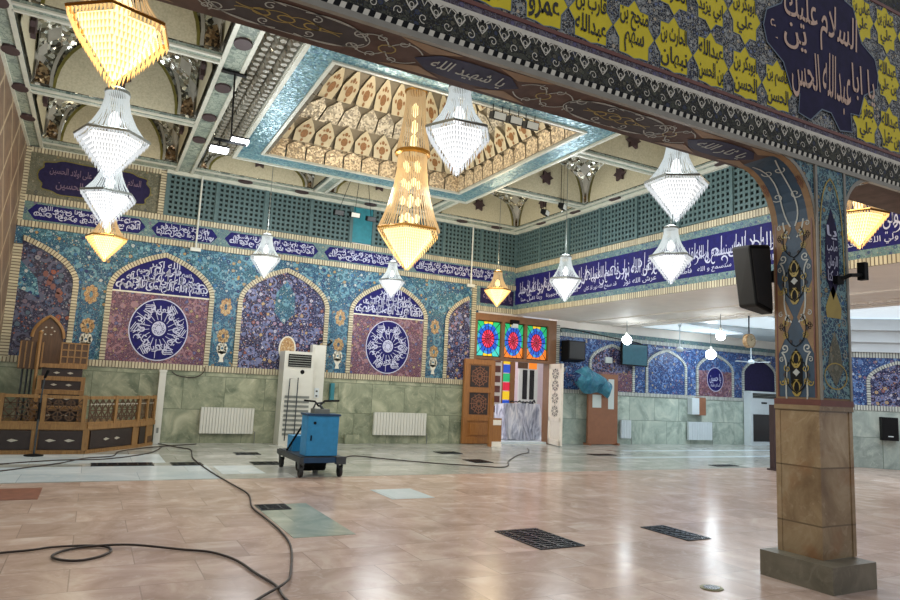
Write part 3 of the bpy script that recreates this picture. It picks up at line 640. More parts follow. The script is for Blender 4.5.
# ------------------------------------------------------------------ side aisle: back wall, pier, ceiling
wa = struct('wall_aisle')
MB('plaster').box(10.76, YB + .02, 0, 24, YB + .4, 3.4).build('masonry', wa)
MB('wains_cool').box(10.76, YB - .02, 0, 24, YB + .02, 1.33).build('wainscot', wa)
MB('blue_field').box(10.76, YB, 1.42, 24, YB + .02, 2.85).build('tile_spandrels', wa)
brick_line(wa, 10.76, 24, 1.33, 1.43); brick_line(wa, 10.76, 24, 2.83, 2.93); brick_post(wa, 10.68, 10.8, 0, 3.1)
MB('edge_tile').box(10.76, YB - .02, 2.93, 24, YB + .02, 3.05).build('band_edge_tile', wa)
for cx, kd in ((12.65, 'navy_field'), (14.72, 'blue_field'), (16.76, 'maroon_field'), (18.8, 'navy_dk'), (20.9, 'blue_field')):
    P, Q = arch_panel(wa, pb, cx, .82, 1.43, 2.2, 2.74, 0, kd, .08)
    if kd == 'maroon_field':
        f = MB('navy', 'white_letter'); f.face([pb(a, b, .018) for a, b in oval(cx, 1.95, .35, .36, 24)]); ribbon(f, oval(cx, 1.95, .35, .36, 24), .02, 'Y', (0, YB - .021, 0), 1, True); o_ = f.build('calligraphy_medallion', wa)
        lt = MB('white_letter'); letters(lt, 'يا حسين', (cx, YB - .023, 1.98), (.5, .3), wt=.012); letters(lt, 'السلام عليك', (cx, YB - .023, 1.76), (.42, .14), wt=.012); lt.build('lettering', o_)
        q = [p for p in Q if p[1] > 2.2]; f = MB('blue_field'); f.face([pb(a, b, .015) for a, b in [(cx - .74, 2.2)] + q + [(cx + .74, 2.2)]][::-1]); f.build('blue_tympanum', wa)
    if kd == 'navy_field':
        f = MB('maroon_field'); f.box(cx - .72, YB - .016, 1.45, cx + .72, YB, 1.95); f.build('maroon_lower_field', wa)
# oblique pier wall at the far right, seen past the column
wp = struct('wall_pier', (0, 0, 0))
pA, pB = Vector((14.3, 9.69, 0)), Vector((17.4, 6.63, 0)); dv = (pB - pA).normalized(); nv = Vector((-dv.y, dv.x, 0)); nv = nv if nv.x < 0 else -nv
pp = lambda a, b, d=0: tuple(pA + dv * a + nv * d + Vector((0, 0, b)))
def slab(mats, a0, a1, z0, z1, d0, d1, name, par=None):
    f = MB(mats); f.hexa([pp(a0, z0, d1), pp(a1, z0, d1), pp(a1, z0, d0), pp(a0, z0, d0), pp(a0, z1, d1), pp(a1, z1, d1), pp(a1, z1, d0), pp(a0, z1, d0)]); return f.build(name, wp if par is None else par)
slab('plaster', 0, 4.3, 0, 3.25, -.5, 0, 'masonry'); slab('wains_y', 0, 4.3, 0, 1.25, 0, .02, 'wainscot'); slab('blue_field', 0, 4.3, 1.35, 2.45, 0, .01, 'tile_spandrels')
for z0, z1 in ((1.25, 1.36), (2.42, 2.54)):
    b = MB('brick'); b.strip([pp(0, z0, .04), pp(4.3, z0, .04)], [pp(0, z1, .04), pp(4.3, z1, .04)]); b.build('brick_course', wp)
arch_panel(wp, pp, 1.95, .62, 1.36, 1.9, 2.36, 0, 'navy_field', .07)
arch_panel(wp, pp, 3.6, .62, 1.36, 1.9, 2.36, 0, 'navy_field', .07)
slab('aisle_ceiling', 0, 4.3, 2.54, 2.75, 0, .12, 'plaster_cornice'); slab('aisle_ceiling', 0, 4.3, 2.75, 3.0, 0, .25, 'plaster_cornice'); slab('aisle_ceiling', 0, 4.3, 3.0, 3.25, 0, .42, 'plaster_cornice')
for root_ in (wa, wp):      # the aisle's brick borders are paler
    for ch in root_.children:
        for i_, m_ in enumerate(ch.data.materials):
            if m_ == M['brick']: ch.data.materials[i_] = M['brick_pale']
# aisle ceiling
ca = struct('ceiling_aisle')
f = MB('plaster')
for k_ in range(34):
    y = 3.0 + .33 * k_
    for q in range(5):
        a = (q - 2) * .45; f.prism([(12.35 + .34 * math.cos(a) + u * math.cos(a) - v * math.sin(a), y + .17 * math.sin(a) + u * math.sin(a) + v * math.cos(a), 3.25) for u, v in ((-.2, 0), (-.05, .035), (.12, 0), (-.05, -.035))], (0, 0, -.03))
f.build('fan_relief', ca)
MB('plaster').box(11.4, 2.4, 3.225, 11.5, YB, 3.25).build('soffit_fillet', ca); MB('plaster').box(13.0, 2.4, 3.22, 13.12, YB, 3.26).build('soffit_fillet', ca)
MB('plaster').box(XR, 2.4, 3.25, 11.6, YB, 3.5).build('plaster_soffit', ca)
MB('relief').box(11.6, 2.4, 3.248, 13.1, YB, 3.5).build('relief_soffit', ca)
MB('aisle_ceiling').box(13.1, 2.4, 3.3, 24, YB, 3.55).build('white_ceiling', ca)
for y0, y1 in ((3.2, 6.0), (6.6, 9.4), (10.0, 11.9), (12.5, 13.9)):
    f = MB('ceil_glow', 'aisle_ceiling'); f.prism([(13.3, y0, 3.3), (16.6, y0 + .5, 3.3), (16.6, y1 - .5, 3.3), (13.3, y1, 3.3)][::-1], (0, 0, -.03)); f.build('ceiling_light_panel', ca)  # raised panels, glow added in place of light falling on them
lamp('aisle_fill_light', 'AREA', (16.0, 11.4, 3.2), 130, (.80, .91, 1), 4.5, (0, 0, 0), 3.0)  # unseen lamps added to brighten the aisle and bounce off its floor
lamp('aisle_fill_light', 'AREA', (13.2, 6.2, 3.2), 110, (.84, .93, 1), 3.0, (0, 0, 0), 3.0)

# ------------------------------------------------------------------ near beam and column
YF, YK, ZB = 3.12, 3.48, 3.18
bm = struct('beam')
MB('plaster').box(-6, YF + .005, ZB + .005, 12, YK, 5.7).build('beam_core', bm)
MB('wood_beam').box(-6, YF, ZB, 12, YK + .002, ZB + .01).build('beam_soffit', bm)
MB('wood_beam').box(-6, YK, ZB, 12, YK + .02, 5.45).build('beam_rear_board', bm)
MB('mould_grey').box(-6, YF - .02, ZB - .002, 12, YF + .01, 3.215).build('grey_moulding', bm)
f = MB('black', 'crest'); f.box(-6, YF - .006, 3.215, 12, YF + .005, 3.262); x = -1.0
while x < 8:
    f.hexa([(x, YF - .009, 3.22), (x + .03, YF - .009, 3.22), (x + .03, YF, 3.22), (x, YF, 3.22), (x + .012, YF - .009, 3.257), (x + .042, YF - .009, 3.257), (x + .042, YF, 3.257), (x + .012, YF, 3.257)], 1); x += .064
f.build('black_and_white_trim', bm)
f = MB('frieze_dark', 'crest', 'black'); f.box(-6, YF - .004, 3.262, 12, YF + .005, 3.44)
x = -1.0; c_ = (0, YF - .007, 0)
f.box(-6, YF - .006, 3.425, 12, YF, 3.452, 1)
while x < 8:
    ribbon(f, [(x + .02, 3.425), (x + .05, 3.405), (x + .04, 3.385), (x + .055, 3.36), (x + .075, 3.335), (x + .095, 3.36), (x + .11, 3.385), (x + .1, 3.405), (x + .13, 3.425)], .0085, 'Y', c_, 1)
    f.face([PL['Y'](a, b, (0, YF - .008, 0)) for a, b in ((x + .03, 3.43), (x + .06, 3.405), (x + .09, 3.405), (x + .12, 3.43))], 1)
    f.face([PL['Y'](a, b, (0, YF - .009, 0)) for a, b in oval(x + .075, 3.41, .011, .011, 8)], 2); ribbon(f, oval(x + .075, 3.368, .014, .016, 8), .005, 'Y', c_, 1, True)
    ribbon(f, [(x + .13, 3.425), (x + .15, 3.385), (x + .17, 3.425)], .006, 'Y', c_, 1); ribbon(f, spiral(x + .15, 3.31, .03, 1.1, x * 9), .005, 'Y', c_, 1); x += .15
f.build('cresting_frieze', bm)
MB('chain').box(-6, YF - .006, 3.452, 12, YF + .005, 3.49).build('chain_band', bm)
MB('red_brown').box(-6, YF - .012, 3.49, 12, YF + .005, 3.515).build('red_brown_fillet', bm)
MB('star_gap').box(-6, YF - .004, 3.515, 12, YF + .005, 4.86).build('arabesque_ground', bm)
MB('red_brown').box(-6, YF - .012, 4.86, 12, YF + .005, 4.89).build('red_brown_fillet', bm)
f = MB('frieze_dark'); f.box(-6, YF - .006, 4.89, 12, YF + .005, 5.7); f.build('upper_frieze', bm)
names = {(0, 5): 'قاسم بن الحسن', (0, 4): 'ابوبكر بن الحسن', (0, 3): 'عبدالله بن الحسن', (0, 2): 'الحارث بن نبهان', (0, 1): 'منجح بن سهم', (0, 0): 'قارب بن عبدالله', (0, -1): 'سعد بن عمرو', (0, -2): 'نصر بن ابي',
         (1, 4): 'ابوبكر بن علي', (1, 3): 'عبدالله ابي يزيد', (1, 2): 'سليمن الحارث', (1, 5): 'عثمان بن عقيل', (0, 8): 'جعفر بن علي', (0, 9): 'عبدالله بن عقيل', (1, 9): 'عبدالله بن علي', (2, 8): 'عباس بن علي', (2, 9): 'عثمان بن علي', (1, 10): 'محمد بن علي', (0, 10): 'مسلم بن عقيل', (2, 10): 'عون بن علي'}
rest = ['حبيب بن مظاهر', 'زهير بن القين', 'بريد بن خضير', 'نافع بن هلال', 'عابس بن شبيب', 'مسلم بن عوسجة', 'حنظلة بن اسعد', 'عمرو بن قرظة']
for r_ in range(3):
    for c in range(-4, 12):
        cx = 2.57 + .3665 * c + (.045 if c > 6 else 0); cz = 3.70 + .475 * r_
        if r_ and 4.35 < cx < 5.45: continue
        if r_ == 0 and 4.55 < cx < 5.4: continue
        f = MB('yellow', 'star_line'); pts = []
        for k_ in range(16):
            an = k_ * PI / 8; q = 1 if k_ % 2 == 0 else .78; pts.append((cx + .183 * q * math.cos(an), cz + .235 * q * math.sin(an)))
        if cz < 3.75: pts = [(a, max(b, 3.517)) for a, b in pts]
        f.face([PL['Y'](a, b, (0, YF - .007, 0)) for a, b in pts]); ribbon(f, pts, .008, 'Y', (0, YF - .009, 0), 1, True)
        so = f.build('name_star', bm); tx = names.get((r_, c), rest[(c + 3 * r_) % 8]); ws = tx.split(' '); h = max(1, len(ws) // 2) if len(ws) < 3 else (2 if len(ws[0]) < 5 or ws[1] == 'بن' else 1)
        if ws[0] in ('عبدالله', 'مسلم') or ws[-1] == 'نبهان': h = 1 if ws[0] == 'عبدالله' else 2
        lt = MB('black_letter'); a, b = ' '.join(ws[:h]), ' '.join(ws[h:])
        letters(lt, a, (cx, YF - .011, cz + .085), (min(.25, .058 * len(a)), .15), 'Y', .02); letters(lt, b, (cx, YF - .011, cz - .075), (min(.255, .058 * len(b)), .155), 'Y', .02)
        lt.build('lettering', so)
f = MB('navy_dk', 'star_line'); mp = [(4.24, 4.17), (4.28, 4.04), (4.47, 3.93), (4.56, 3.73), (4.66, 3.72), (4.64, 3.56), (4.79, 3.535), (4.94, 3.66), (5.06, 3.66), (5.17, 3.535), (5.34, 3.56), (5.33, 3.72), (5.45, 3.73), (5.53, 3.93), (5.73, 4.04), (5.75, 4.17), (5.71, 4.31), (5.52, 4.4), (5.42, 4.69), (5.3, 4.72), (5.2, 4.84), (4.8, 4.84), (4.7, 4.72), (4.55, 4.69), (4.46, 4.42), (4.28, 4.31)]
f.face([PL['Y'](a, b, (0, YF - .013, 0)) for a, b in mp]); ribbon(f, mp, .012, 'Y', (0, YF - .016, 0), 1, True); md = f.build('greeting_medallion', bm)
lt = MB('beige_letter')
letters(lt, 'السلام', (5.2, YF - .0185, 4.38), (.5, .46), 'Y', .006, rot=-.08); letters(lt, 'عليك', (4.7, YF - .018, 4.45), (.42, .34), 'Y', .006)
letters(lt, 'يا ابا', (5.52, YF - .0195, 4.02), (.32, .32), 'Y', .006); letters(lt, 'عبدالله', (5.15, YF - .0175, 3.93), (.38, .48), 'Y', .006, rot=-.06)
letters(lt, 'الحس', (4.74, YF - .019, 3.9), (.36, .42), 'Y', .006, rot=.04); letters(lt, 'ين', (4.62, YF - .0182, 4.18), (.28, .22), 'Y', .006); letters(lt, 'ع', (4.36, YF - .018, 4.17), (.09, .16), 'Y', .008)
lt.build('lettering', md)
# painted scrolls on the soffit
zc_ = ZB - .003; yc = (YF + YK) / 2
D = lambda x: (x, yc, zc_)
def soffit_floral(x):
    f = MB('slate', 'line_white', 'line_gold'); o_ = [(a * .5, b) for a, b in []]
    P = [(.5 * math.cos(t) * (1 - .12 * math.cos(2 * t)), .135 * math.sin(t)) for t in [2 * PI * i / 32 for i in range(32)]]
    f.face([PL['D'](a, b, D(x)) for a, b in P]); c2 = (x, yc, zc_ - .002)
    for sx in (-1, 1):
        for sy in (-1, 1):
            ribbon(f, [(sx * a, sy * b) for a, b in bez((.05, .12), (.22, .16), (.36, .12), (.42, .02), 10)], .009, 'D', c2, 1)
            ribbon(f, [(sx * a, sy * b) for a, b in spiral(.36, .075, .045, 1.1, .6)], .008, 'D', c2, 1); ribbon(f, [(sx * a, sy * b) for a, b in spiral(.12, .08, .035, 1.1, 2)], .008, 'D', c2, 1)
            ribbon(f, [(sx * a, sy * b) for a, b in bez((.0, .03), (.1, .1), (.16, -.04), (.28, .02), 10)], .007, 'D', c2, 2)
    for dx in (-.15, -.02, .12): ribbon(f, oval(dx, 0, .045, .03, 10), .01, 'D', c2, 2, True)
    ribbon(f, P, .006, 'D', c2, 1, True); f.build('painted_scroll_oval', bm)
def soffit_text(x, tx):
    f = MB('navy_dk', 'wood_tan'); c2 = (x, yc, zc_ - .001)
    for sx in (-1, 1):
        for sy in (-1, 1): f.face([PL['D'](sx * a, sy * b, D(x)) for a, b in ((.12, .16), (.52, .17), (.3, .08))][::(1 if sx * sy < 0 else -1)], 1)
    f.face([PL['D'](a, b, c2) for a, b in ((-.36, 0), (-.24, -.1), (-.08, -.12), (.08, -.12), (.24, -.1), (.36, 0), (.24, .1), (.08, .12), (-.08, .12), (-.24, .1))]); o_ = f.build('painted_text_cartouche', bm)
    lt = MB('line_white'); letters(lt, tx, (x, yc, zc_ - .004), (.5, .14), 'D', .008); lt.build('lettering', o_)
for x in (-1.45, .72, 1.02 + 1.95): soffit_floral(x)
for x in (-.9, -1.0 + 1.25, 1.27, 2.35, 3.46): 
    f = MB('slate', 'line_white', 'line_gold'); c2 = (x, yc, zc_ - .001)
    for s_x in (-1, 1):
        for s_y in (-1, 1):
            ribbon(f, [(s_x * a, s_y * b) for a, b in bez((0, .03), (.06, .15), (.14, .12), (.2, .05), 8)], .008, 'D', c2, 1); ribbon(f, [(s_x * a, s_y * b) for a, b in spiral(.06, .1, .035, 1.1, 1)], .007, 'D', c2, 1)
    ribbon(f, oval(0, 0, .05, .045, 10), .009, 'D', c2, 2, True); f.build('painted_scroll', bm)
for x, tx in ((-.35, 'يا حسين'), (1.8, 'يا شهيد الله'), (4.0, 'يا ثار الله')): soffit_text(x, tx)
# arched haunches either side of the column
CX0, CX1, CY0, CY1 = 4.825, 5.22, 3.115, 3.478
def haunch(x, sgn, rad, z0):
    f = MB('col_blue', 'mould_grey', 'teal_dark', 'wood_tan', 'line_white', 'red_brown'); n = 10
    A = [(x + sgn * rad * (1 - math.sin(t)), ZB - rad * (1 - math.cos(t)) * (ZB - z0) / rad) for t in [PI / 2 * i / n for i in range(n + 1)]]
    # A runs from the beam (t=0) down to the column (t=90)
    for i in range(n):
        (a0, b0), (a1, b1) = A[i], A[i + 1]
        q = [(a0, YF - .003, b0), (a1, YF - .003, b1), (x, YF - .003, b1), (x, YF - .003, b0)]; f.face(q if sgn < 0 else q[::-1], 0)
        q = [(a0, YK + .003, b0), (a1, YK + .003, b1), (x, YK + .003, b1), (x, YK + .003, b0)]; f.face(q[::-1] if sgn < 0 else q, 0)
        for y0, y1, m in ((YF - .003, YF + .05, 3), (YF + .05, YK - .05, 2), (YK - .05, YK + .003, 3)):
            q = [(a0, y0, b0), (a0, y1, b0), (a1, y1, b1), (a1, y0, b1)]; f.face(q if sgn < 0 else q[::-1], m)
    f.strip([(a, YF - .006, b) for a, b in A], [(a + sgn * -.025, YF - .006, b + .02) for a, b in A], 1)
    def hm(a, b, c):   # a runs down the curve, b across the soffit
        t = a * PI / 2; return (x + sgn * (rad * (1 - math.sin(t)) + .004), ycl0 + b * sgn, ZB - (ZB - z0) * (1 - math.cos(t)) - .004)
    PL['H'] = hm; ycl0 = (YF + YK) / 2
    for sx in (-1, 1):
        ribbon(f, [(a, sx * b) for a, b in bez((.95, .02), (.7, .13), (.5, -.02), (.12, .1), 12)], .012, 'H', None, 4)
        ribbon(f, [(a, sx * b) for a, b in spiral(.62, .08, .05, 1.1, 1)], .01, 'H', None, 4); ribbon(f, [(a, sx * b) for a, b in spiral(.3, .05, .05, 1.1, 2)], .01, 'H', None, 4)
        for k_ in range(5): ribbon(f, oval(.5 + .05 * math.cos(k_ * 1.257), sx * (.15 + .014 * math.sin(k_ * 1.257)), .03, .008, 6), .005, 'H', None, 5, True)
    f.build('arched_haunch', bm)
haunch(CX0, -1, .42, 2.68); haunch(CX1, 1, .38, 2.78)

cl = struct('column')
f = MB('grey_stone'); f.box(4.67, 2.955, 0, 5.19, 3.53, .186); f.build('plinth', cl)
f = MB('brown_stone'); f.box(CX0 - .01, CY0 + .006, .186, CX1, CY1 - .006, 1.3); f.build('stone_shaft', cl)
f = MB('mould_grey', 'brown_stone')
for x, y in ((CX0 - .014, CY0), (CX0 - .014, CY1 - .04), (CX1 - .036, CY0)): f.box(x, y, .186, x + .04, y + .04, 1.3, 1)
f.box(CX0 - .02, CY0 - .008, 1.262, CX1 + .008, CY1 + .004, 1.3, 1); f.build('stone_corner_beads', cl)
f = MB('wood_tan', 'red_brown'); f.box(CX0, CY0, 1.3, CX1, CY1, ZB); f.box(CX0 - .012, CY0 - .012, 1.3, CX1 + .01, CY1 + .01, 1.345, 1); f.build('painted_shaft', cl)
# left face: interlaced teal ribbons with scrolls
f = MB('teal_dark', 'line_white', 'line_gold', 'wood_tan', 'red_brown', 'slate', 'black'); ycl = (CY0 + CY1) / 2; xo = CX0 - .004
cX = lambda d=0: (CX0 - .004 - d, ycl, 0); hw = .15
f.face([PL['X'](a, b, cX(-.002)) for a, b in ((-hw, 1.36), (hw, 1.36), (hw, 3.1), (-hw, 3.1))], 0)
for zc in (1.62, 2.34, 3.06):          # tan lozenges at both sides where the ribbons cross
    for sx in (-1, 1):
        t = [(sx * .155, zc + .36 - .3), (sx * .155, zc + .36 + .3), (sx * .015, zc + .36)]
        if zc < 3: f.face([PL['X'](a, b, cX()) for a, b in (t if sx > 0 else t[::-1])], 3)
for zc in (1.55, 2.27, 2.95):
    f.face([PL['X'](a, b, cX()) for a, b in ((0, zc - .19), (.05, zc - .1), (.055, zc + .1), (0, zc + .19), (-.055, zc + .1), (-.05, zc - .1))], 6)
    for dz in (-.12, .1): 
        ribbon(f, oval(0, zc + dz, .032, .06, 10), .02, 'X', cX(.002), 2, True)
        for sx in (-1, 1): ribbon(f, [(sx * a, zc + dz + b) for a, b in bez((0, -.04), (.05, -.02), (.05, .03), (.01, .06), 6)], .01, 'X', cX(.002), 2)
    f.face([PL['X'](a, b, cX(.002)) for a, b in ((0, zc - .03), (.03, zc), (0, zc + .03), (-.03, zc))], 1)
    for sx in (-1, 1):
        ribbon(f, [(sx * a, zc + b) for a, b in bez((.03, -.33), (.16, -.2), (.02, .05), (.12, .16), 12)], .013, 'X', cX(.002), 1)
        ribbon(f, [(sx * a, zc + b) for a, b in spiral(.095, .19, .035, 1.2, -1)], .011, 'X', cX(.002), 1)
        ribbon(f, [(sx * a, zc + b) for a, b in spiral(.06, -.3, .03, 1.2, 2)], .011, 'X', cX(.002), 1)
        ribbon(f, [(sx * a, zc + b) for a, b in spiral(.115, -.08, .025, 1.1, .5)], .009, 'X', cX(.002), 2)
        for k_ in range(5): ribbon(f, oval(sx * (.115 + .018 * math.cos(k_ * 1.257)), zc + .36 + .018 * math.sin(k_ * 1.257), .009, .011, 6), .005, 'X', cX(.002), 6, True)
for zc in (1.55, 1.91, 2.27, 2.62, 2.95):
    for sx in (-1, 1):
        ribbon(f, [(sx * a, zc + b) for a, b in bez((.0, -.16), (.1, -.12), (.11, .02), (.06, .08), 10)], .008, 'X', cX(.003), 6)
        ribbon(f, [(sx * a, zc + b) for a, b in spiral(.075, .03, .03, 1.2, 1)], .008, 'X', cX(.003), 2); ribbon(f, [(sx * a, zc + b) for a, b in spiral(.12, .1, .022, 1.2, 2)], .007, 'X', cX(.003), 1)
        for k_ in range(5): ribbon(f, oval(sx * (.085 + .016 * math.cos(k_ * 1.257)), zc - .07 + .018 * math.sin(k_ * 1.257), .008, .01, 6), .005, 'X', cX(.003), 2, True)
        for k_ in range(3): f.face([PL['X'](sx * (.04 + .03 * k_) + a, zc - .12 + .05 * k_ + b, cX(.0025)) for a, b in ((-.012, 0), (0, -.02), (.012, 0), (0, .02))], 5)
for sx in (-1, 1): ribbon(f, [(sx * .155, 1.36), (sx * .155, 3.05)], .012, 'X', cX(.001), 4)
f.build('scroll_painting', cl)
# front face: blue floral ground with a calligraphy cartouche
f = MB('col_blue', 'mould_grey', 'navy_dk', 'line_gold', 'olive_field'); xm = (CX0 + CX1) / 2; cY = lambda d=0: (0, CY0 - .003 - d, 0)
f.face([PL['Y'](a, b, cY()) for a, b in ((CX0 + .03, 1.36), (CX1 - .02, 1.36), (CX1 - .02, 3.18), (CX0 + .03, 3.18))])
for x in (CX0 + .015, CX1 - .01): f.box(x - .012, CY0 - .012, 1.345, x + .012, CY0, 3.18, 1)
f.face([PL['Y'](xm + a, b, cY(.002)) for a, b in ((0, 2.12), (.08, 2.28), (.09, 2.5), (.07, 2.7), (0, 2.86), (-.07, 2.7), (-.09, 2.5), (-.08, 2.28))], 2)
f.face([PL['Y'](xm + a, b, cY(.002)) for a, b in ((-.09, 1.98), (.09, 1.98), (.1, 2.06), (.05, 2.16), (0, 2.24), (-.05, 2.16), (-.1, 2.06))], 3)
f.face([PL['Y'](xm + a, b, cY(.002)) for a, b in ((0, 1.45), (.1, 1.58), (.06, 1.75), (0, 1.88), (-.06, 1.75), (-.1, 1.58))], 4)
ribbon(f, oval(xm, 1.53, .14, .1, 16), .01, 'Y', cY(.004), 3, True)
for sx in (-1, 1):
    ribbon(f, [(xm + sx * a, b) for a, b in bez((0, 3.1), (.16, 3.0), (.15, 2.6), (.15, 2.3), 10)], .014, 'Y', cY(.004), 3)
    for zc in (1.7, 1.95, 2.3): ribbon(f, [(xm + sx * a, zc + b) for a, b in spiral(.12, 0, .035, 1.2, zc)], .008, 'Y', cY(.004), 1)
po = f.build('floral_painting', cl)
lt = MB('white_letter')
for i, tx in enumerate(('يا', 'صاحب', 'الزمان', 'ادركنا')): letters(lt, tx, (xm, CY0 - .008, 2.66 - .12 * i), (.13, .11), 'Y', .015)
lt.build('lettering', po)

# ------------------------------------------------------------------ main ceiling
ce = struct('ceiling')
MB('muq_dark').box(-1.8, YK, 6.75, 1.4, YB + .3, 6.9).build('roof_slab', ce); MB('muq_dark').box(6.8, YK, 6.75, XR + .3, YB + .3, 6.9).build('roof_slab', ce)
MB('muq_dark').box(1.3, 12.35, 6.75, 6.9, YB + .3, 6.9).build('roof_slab', ce); MB('muq_dark').box(1.3, YK, 6.75, 6.9, 7.4, 6.9).build('roof_slab', ce)
def strip_x(x0, x1, y0, y1, edge=True):
    f = MB('strip', 'silver'); f.box(x0, y0, ZC, x1, y1, ZC + .25)
    if x1 - x0 < y1 - y0: f.box(x0 - .01, y0, ZC - .025, x0 + .045, y1, ZC, 1); f.box(x1 - .045, y0, ZC - .025, x1 + .01, y1, ZC, 1)
    else: f.box(x0, y0 - .01, ZC - .025, x1, y0 + .04, ZC, 1); f.box(x0, y1 - .04, ZC - .025, x1, y1 + .01, ZC, 1)
    return f.build('painted_strip', ce)
strip_x(-1.5, -1.25, YK, YB); strip_x(1.05, 1.37, YK, YB); strip_x(9.1, XR, YK, YB); strip_x(1.37, 9.1, 13.72, YB); strip_x(-1.25, 1.05, 13.75, YB)
for y in (6.1, 8.65, 11.2): strip_x(-1.25, 1.05, y - .1, y + .1); strip_x(6.85, 9.1, y - .1, y + .1)
for x in (3.93, 6.6): strip_x(x - .13, x + .13, 12.4, 13.72)
f = MB('star_dark')
for x, y in [(-1.37, q) for q in (8.6, 9.9, 11.2, 12.5)] + [(1.21, q) for q in (6.7, 8.05, 9.5, 10.75, 11.9)] + [(9.23, q) for q in (6.0, 7.6, 9.0, 10.3, 11.6, 12.9)]:
    f.prism([(a, b, ZC - .03) for a, b in oval(x, y, .11, .15, 12)][::-1], (0, 0, .03))
for x in (2.4, 3.6, 5.2, 7.6, 8.6): f.prism([(a, b, ZC - .03) for a, b in oval(x, 13.93, .15, .1, 12)][::-1], (0, 0, .03))
f.build('dark_lozenges', ce)
def vault(cx, cy, ax, ay, H, lun=.72, star=True, mir='mirror_grey'):
    f = MB('khaki', mir, 'olive_edge', 'mould_grey', 'mirror_brown'); n = 14; z0 = ZC + .03
    hz = lambda u, v: z0 + H * (max(0, 2 - u * u - v * v) ** .5) / 2 ** .5
    for i in range(n):
        for j in range(n):
            u0, u1, v0, v1 = [-1 + 2 * q / n for q in (i, i + 1, j, j + 1)]; um, vm = (u0 + u1) / 2, (v0 + v1) / 2
            rr = max(abs(um), abs(vm)); m = 0 if rr < .5 else 1
            if rr >= .5 and abs(abs(um) - abs(vm)) < .05: m = 3
            f.face([(cx + u * ax, cy + v * ay, hz(u, v)) for u, v in ((u0, v0), (u0, v1), (u1, v1), (u1, v0))], m)
    for ux, uy in ((0, 1), (1, 0), (-1, 0), (0, -1)):
        pts, rim = [], []; A = ax if uy else ay
        for k_ in range(21):
            t = PI * k_ / 20; pts.append((math.cos(t), math.sin(t)))
        P = lambda a, b, d: (cx + (a * A if uy else ux * (ax - d)), cy + (uy * (ay - d) if uy else a * A), z0 + H * b)
        f.face([P(a, b * .98, .005) for a, b in pts], 1)
        L = [(a * lun, b * (lun + .1)) for a, b in pts]
        f.face([P(a, b, .04) for a, b in L], 0); f.strip([P(a, b, .045) for a, b in L], [P(a * 1.05, b * 1.05, .045) for a, b in L], 2)
        for sx in (-1, 1):    # leaf shaped mirror facets beside the lunette
            f.face([P(sx * a, b, .06) for a, b in ((lun + .05, .02), (.96, .02), (.93, .3), (lun + .1, .22))], 4)
            f.face([P(sx * a, b, .06) for a, b in ((lun + .06, .28), (.9, .38), (.78, .6), (lun - .02, .52))], 1)
            f.strip([P(sx * a, b, .07) for a, b in bez((lun + .03, 0), (lun + .06, .4), (.6, .7), (.4, .86), 8)], [P(sx * a, b, .07) for a, b in bez((lun + .07, 0), (lun + .1, .42), (.63, .74), (.43, .9), 8)], 3)
    o = f.build('vault_bay', ce)
    for ux, uy in ((0, 1), (1, 0), (-1, 0)):
        if not star: break
        s = MB('star_dark'); x, y = cx + ux * (ax - .05), cy + uy * (ay - .05); pts = []
        for k_ in range(12):
            an = k_ * PI / 6; q = .16 if k_ % 2 == 0 else .095; pts.append((q * math.cos(an), q * math.sin(an)))
        zz = z0 + .36
        s.prism([(x + (a if uy else 0), y + (0 if uy else a), zz + b) for a, b in pts], (0, -.06, 0) if uy else (-.06 * ux, 0, 0)); s.build('star_ornament', o)
for cy in (4.85, 7.38, 9.93, 12.5): vault(-.1, cy, 1.14, 1.15, 1.2)
for cy in (4.85, 7.38, 9.93): vault(7.98, cy, 1.12, 1.15, 1.1, .84)
vault(7.9, 12.52, 1.18, 1.2, 1.0, .84)
for cx, ax in ((2.6, 1.18), (5.27, 1.2)): vault(cx, 13.06, ax, .64, .55, .8, True)
for cx in (2.6, 5.27): vault(cx, 4.9, 1.2, 1.2, .9, .8, True)
MB('khaki').box(1.37, 6.1, ZC + .02, 6.85, 7.36, ZC + .06).build('plain_ceiling_panel', ce)
# faceted mirror strip left of the coffer
f = MB('muq_grey', 'muq_dark', 'silver', 'mirror_grey'); f.box(1.36, 4, ZC + .1, 1.9, 12.4, ZC + .2, 1)
random.seed(5)
for r_ in range(3):
    for i in range(54):
        y = 4.1 + i * .153 + (.075 if r_ % 2 else 0); x = 1.41 + r_ * .145; z = ZC + .1 - .03 * r_; s = .07
        q = [(x, y - s, z), (x + .13, y - s, z - .02), (x + .13, y + s, z - .02), (x, y + s, z)]; ap = (x + .065 + random.uniform(-.03, .03), y, z - .1)
        for k_ in range(4): f.face([q[k_], ap, q[(k_ + 1) % 4]][::-1], 3 if (i + k_ + r_) % 5 == 0 else 0)
        f.prism([(a, b, z - .095) for a, b in oval(x + .065, y, .045, .05, 7)][::-1], (0, 0, .09), 0)
f.box(1.84, 4, ZC - .03, 1.89, 12.4, ZC + .1, 2); f.build('faceted_mirror_strip', ce)
